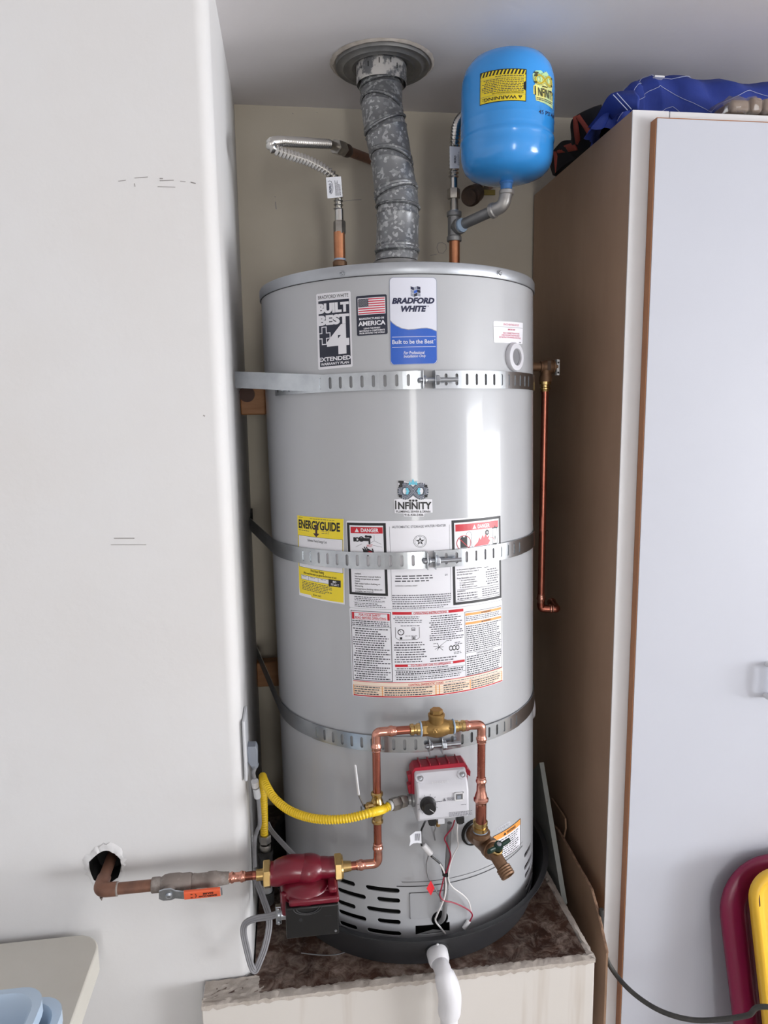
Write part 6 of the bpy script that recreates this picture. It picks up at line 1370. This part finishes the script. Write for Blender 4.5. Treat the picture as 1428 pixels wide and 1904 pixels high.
eu_ = np.array([math.cos(rot), 0, math.sin(rot)*0.0]); 
evm = unit(np.array([-math.tan(math.radians(3.0)), 0.14, 1.0])); eum = unit(np.array([1, 0, 0.03])); eum = unit(eum-evm*(eum@evm))
def place(cornerpix, Y, w, h, r, ev, eu):   # top-left rounded corner so that the left rim passes through the photo point
    p = P(*cornerpix, Y); return p-ev*(h-r-0.02)
pm_ = P(1336.5, 1724, -0.255); mh = (float(pm_[2])-0.004)/evm[2]+0.115-0.02
Om = place((1336.5, 1724), -0.255, mw, mh, 0.115, evm, eum)
dish('magenta_tray', 'large magenta plastic tray leaning on the white cabinet door', 'tray', Om, eum, evm, mw, mh, 0.115, [(0.0, 0.0), (0.002, 0.005), (0.006, 0.009), (0.022, 0.011), (0.046, 0.009), (0.054, 0.004), (0.066, -0.012), (0.08, -0.020), (0.12, -0.022), (0.121, -0.0221)], MAG, 0.10)
py_ = P(1396, 1694, -0.300); yh = (float(py_[2])-0.004)/evm[2]+0.055-0.02
Oy = place((1396, 1694), -0.300, 0.40, yh, 0.055, evm, eum)
yo, ny = dish('yellow_tray', 'yellow plastic tray standing in front of the magenta tray', 'tray', Oy, eum, evm, 0.40, yh, 0.055, [(0.0, -0.006), (0.0015, 0.004), (0.005, 0.008), (0.010, 0.008), (0.012, 0.005), (0.020, 0.003), (0.022, -0.001), (0.028, -0.004), (0.034, -0.004), (0.038, -0.010), (0.06, -0.012), (0.061, -0.0121)], YEL, 0.10)
for o_, nm in ((yo, 'grip_slot'),):
    WLOC[o_.name] = V3(o_.location)
    c = P(1409, 1687, -0.306); b = MB(); b.prism([c+eum*x+evm*y for x, y in rrect(0.006, 0.026, 0.0028, 4)], -ny*0.001, mat('dark_slot', (66, 16, 30), 0.6)); b.build('grip_slot', yo, label='dark hand slot')

# ================================================================== on top of the cabinet
def quilt_sheet(rowsfn, nu, nv, m, name, th=0.01):
    b = MB(); b.grid([[rowsfn(i/nu, j/nv) for j in range(nv+1)] for i in range(nu+1)], m); return b
rq = random.Random(12)
CT_ = CZ
top_px = [(1098, 232), (1120, 205), (1140, 184), (1162, 165), (1185, 152), (1212, 146), (1250, 143.5), (1300, 146), (1360, 150), (1440, 153), (1520, 156)]
YQ0, YQ1 = -0.12, 0.20
blk = thing('moving_blanket', 'folded royal blue quilted blanket lying on top of the white cabinet', 'blanket', (CX+0.4, 0.05, CT_))
b = MB(); rows = []
crest = [P(x, y, -0.06) for x, y in top_px]
for i, c in enumerate(spline(crest, 6)):
    t = i/(len(top_px)-1)/6; zt_q = max(c[2], CT_+0.004); row = []; hgt_q = zt_q-CT_; x = c[0]
    prof_q = [(-0.092, 0.0), (-0.100, 0.18), (-0.098, 0.42), (-0.090, 0.62), (-0.078, 0.84), (-0.05, 1.0), (0.02, 1.03), (0.10, 1.0), (0.17, 0.86), (0.20, 0.5), (0.205, 0.0)]
    for y_, f_ in prof_q:
        y_ = -0.092+(y_+0.092)*min(1, 0.12+1.1*t)
        row.append((x+0.02*(f_-0.5)*(1-t)+0.004*math.sin(9*y_*10+i), y_+0.006*math.sin(i*0.7+f_*4)+0.0, CT_+0.003+hgt_q*f_*(1+0.03*math.sin(i*0.9)*math.sin(f_*6))))
    rows.append(row)
b.grid(rows, QUILT); b.build('folded_quilt', blk, angle=80)
Q = np.array(rows)
def qpt(a, c):       # a along the rows, c along the profile
    i = min(int(a), len(Q)-2); j = min(int(c), Q.shape[1]-2); u, v = a-i, c-j
    return (1-u)*((1-v)*Q[i, j]+v*Q[i, j+1])+u*((1-v)*Q[i+1, j]+v*Q[i+1, j+1])+np.array([0, -0.0012, 0.0012])
nr = len(Q)
for line in ([(12, 1), (20, 4), (26, 5.2), (34, 4.2), (44, 5.4)], [(18, 2.2), (30, 3.6), (36, 2.6), (42, 1.4), (50, 3.6), (58, 1.8)], [(28, 1.0), (34, 1.8), (40, 0.6)], [(8, 3), (14, 5.3), (18, 5.6)]):
    q = []
    for (a0, c0_), (a1, c1_) in zip(line[:-1], line[1:]):
        for k in range(10): q.append(qpt(min(a0+(a1-a0)*k/10, nr-1.01), c0_+(c1_-c0_)*k/10))
    b = MB(); b.tube(q, 0.00045, STITCH, 5); b.build('stitching', blk)
# the hanging left corner with its double-stitched hem
hem = [(1100, 232), (1118, 214), (1134, 182), (1141, 176), (1153, 178), (1168, 204), (1178, 203)]
b = MB(); f0 = [P(1092, 238, -0.02), P(1110, 215, -0.06), P(1130, 180, -0.12), P(1150, 170, -0.14), P(1180, 168, -0.15)]; f1 = [P(1100, 243, -0.02), P(1128, 231, -0.06), P(1146, 214, -0.12), P(1166, 206, -0.15), P(1186, 203, -0.165)]
b.grid([[p for p in spline(f0, 6)], [p*0.5+q*0.5+np.array([0, -0.012, 0]) for p, q in zip(spline(f0, 6), spline(f1, 6))], [p for p in spline(f1, 6)]], QUILT); hc_o = b.build('hanging_corner', blk, angle=80); sm = hc_o.modifiers.new('thickness', 'SOLIDIFY'); sm.thickness = 0.008
for s0, s1 in (((1140, 176), (1167, 205)), ((1147, 173), (1174, 203))):
    b = MB(); b.tube([P(s0[0]+(s1[0]-s0[0])*k/8, s0[1]+(s1[1]-s0[1])*k/8, -0.172+0.0*k) for k in range(9)], 0.0007, STITCH, 5); b.build('stitching', blk)
b = MB(); c = P(1224, 145.5, -0.08); b.box(c+np.array([0, 0, 0.001]), (0.020, 0.012, 0.003), WHITEP); b.build('sewn_label', blk)
# dark blanket below with its rust-red binding
dk = thing('dark_blanket', 'dark blanket with rust-red binding hanging over the back cabinet edge', 'blanket', (CX, 0.1, CT_))
def Ppath(l): return [P(x, y, Y) for x, y, Y in l]
up_ = [(1031, 282, 0.20), (1050, 262, 0.16), (1068, 258, 0.12), (1066, 228, 0.09), (1072, 214, 0.07), (1100, 200, 0.03), (1118, 194, 0.02)]
lo_ = [(1031, 322, 0.20), (1052, 304, 0.16), (1075, 290, 0.12), (1090, 280, 0.09), (1102, 268, 0.07), (1124, 250, 0.03), (1136, 240, 0.02)]
b = MB(); u_ = spline(Ppath(up_), 5); l_ = spline(Ppath(lo_), 5)
b.grid([u_, [a*0.5+e*0.5+np.array([0.0, 0.015, 0]) for a, e in zip(u_, l_)], l_, [e+np.array([0.015, 0.01, -0.0]) for e in l_]], QUILTD); o_ = b.build('cloth', dk, angle=80); o_.modifiers.new('thickness', 'SOLIDIFY').thickness = 0.008
def ribbon(pa, pb, name, m, par, th=0.004):
    b = MB(); A_, B_ = spline(Ppath(pa), 6), spline(Ppath(pb), 6); b.grid([A_, B_], m); o_ = b.build(name, par, angle=80); o_.modifiers.new('thickness', 'SOLIDIFY').thickness = th
ribbon([(1070, 217, 0.055), (1084, 236, 0.055), (1100, 262, 0.055)], [(1084, 209, 0.05), (1096, 228, 0.05), (1112, 256, 0.05)], 'binding', BIND, dk)
ribbon([(1065, 218, 0.062), (1067, 240, 0.075), (1070, 266, 0.10)], [(1072, 214, 0.058), (1077, 240, 0.07), (1080, 268, 0.10)], 'binding', BIND, dk)
ribbon([(1034, 278, 0.185), (1050, 270, 0.15), (1068, 264, 0.11)], [(1036, 284, 0.175), (1056, 283, 0.145), (1071, 279, 0.10)], 'binding', BIND, dk)
ribbon([(1030, 282, 0.19), (1031, 300, 0.19), (1033, 322, 0.19)], [(1042, 282, 0.18), (1046, 298, 0.18), (1047, 308, 0.18)], 'binding', BIND, dk)
# plastic-wrapped packets at the right
wr = thing('wrapped_packet', 'beige packets in clear crinkled plastic on the cabinet edge', 'packet', P(1405, 212, -0.16))
for k, (x0, y0, x1, y1) in enumerate(((1352, 188, 1388, 213), (1390, 184, 1412, 214), (1412, 186, 1450, 215))):
    a, e = P(x0, y0, -0.165), P(x1, y1, -0.165); b = MB(); b.box(((a[0]+e[0])/2, -0.146, (a[2]+e[2])/2), (abs(e[0]-a[0])*0.92, 0.06, abs(a[2]-e[2])), WRAPI); b.build('packet', wr, bevel=0.006, segs=3)
b = MB(); rd = random.Random(8); a, e = P(1346, 180, -0.183), P(1460, 215, -0.183); rows = []
for i in range(15):
    row = []
    for j in range(9):
        t = j/8; zz = a[2]+(e[2]-a[2])*1.0
        yy, hh_ = -0.183, t*2
        if t >= 0.5: yy, hh_ = -0.183+0.070*(t-0.5)*2, 1
        row.append((a[0]+(e[0]-a[0])*i/14+0.004*(rd.random()-0.5), yy+0.006*(rd.random()-0.5), e[2]+(a[2]-e[2])*hh_*(1 if 0 < i < 14 else 0.6)+0.006*(rd.random()-0.3)))
    rows.append(row)
b.grid(rows, WRAP); b.build('plastic_wrap', wr, angle=15)

# ================================================================== table and bins at the lower left
ZTB = float(PZ(0, 0, 0)[2]) if False else float(P(60, 1747, YF-0.012)[2])
tb = thing('side_table', 'cream table top with a rounded corner at the lower left wall', 'table', (-0.95, -0.5, 0))
cr0 = PZ(163, 1738, ZTB); cr1 = PZ(180, 1782, ZTB); fr = PZ(118, 1904, ZTB)
xr = float(PZ(178, 1775, ZTB)[0])
out_ = [(-1.5, YF-0.012)]
rc = 0.045
for i in range(9): a = math.radians(90-90*i/8); out_.append((xr-rc+rc*math.cos(a), YF-0.012-rc+rc*math.sin(a)))
xf = float(PZ(150, 1900, ZTB)[0])
out_ += [(xr, YF-0.2), (xr-0.002, -1.15), (-1.5, -1.15)]
TH = 0.046
b = MB(); b.prism([(x, y, ZTB-TH) for x, y in out_], (0, 0, TH), TABLEW); b.build('table_top', tb, bevel=0.003, segs=2)
for x, y in ((xr-0.07, -0.36), (xr-0.07, -1.08), (-1.43, -0.36), (-1.43, -1.08)):
    b = MB(); b.box((x, y, (ZTB-TH)/2), (0.045, 0.045, ZTB-TH), TABLEW); b.build('leg', tb, bevel=0.003)
def bin_(name, label, xr_, yb_, z0, hgt_, w, dpt, rimw):
    T = thing(name, label, 'bin', (xr_-w/2, yb_-dpt/2, z0), 'blue bins on the side table')
    b = MB(); rows = []
    for ins, z in ((0.028, 0), (0.006, hgt_-0.02), (0.006, hgt_-0.018), (-rimw*0.0, hgt_-0.018), (0.0, hgt_), (0.010, hgt_+0.001), (0.014, hgt_-0.004), (0.034, 0.006)):
        rows.append([(xr_-w+ins+x, yb_-dpt+ins+y, z0+z) for x, y in rrect(w-2*ins, dpt-2*ins, 0.035, 6)])
    b.grid(rows, BIN, True); n_ = len(rows[0]); b.add(rows[0], [tuple(range(n_))], BIN); b.add(rows[-1], [tuple(range(n_))], BIN); b.build('tub', T, angle=45)
    return T
q1_ = PZ(72, 1835, ZTB+0.13); q2_ = PZ(100, 1850, ZTB+0.10)
bin_('storage_bin', 'pale blue plastic bin at the lower left, the inner of two', float(q1_[0])+0.012, float(q1_[1])+0.006, ZTB+0.031, 0.096, 0.30, 0.36, 0.01)
bin_('storage_bin', 'pale blue plastic bin at the lower left, the outer of two', float(q1_[0])+0.034, float(q1_[1])+0.014, ZTB+0.001, 0.100, 0.37, 0.42, 0.01)
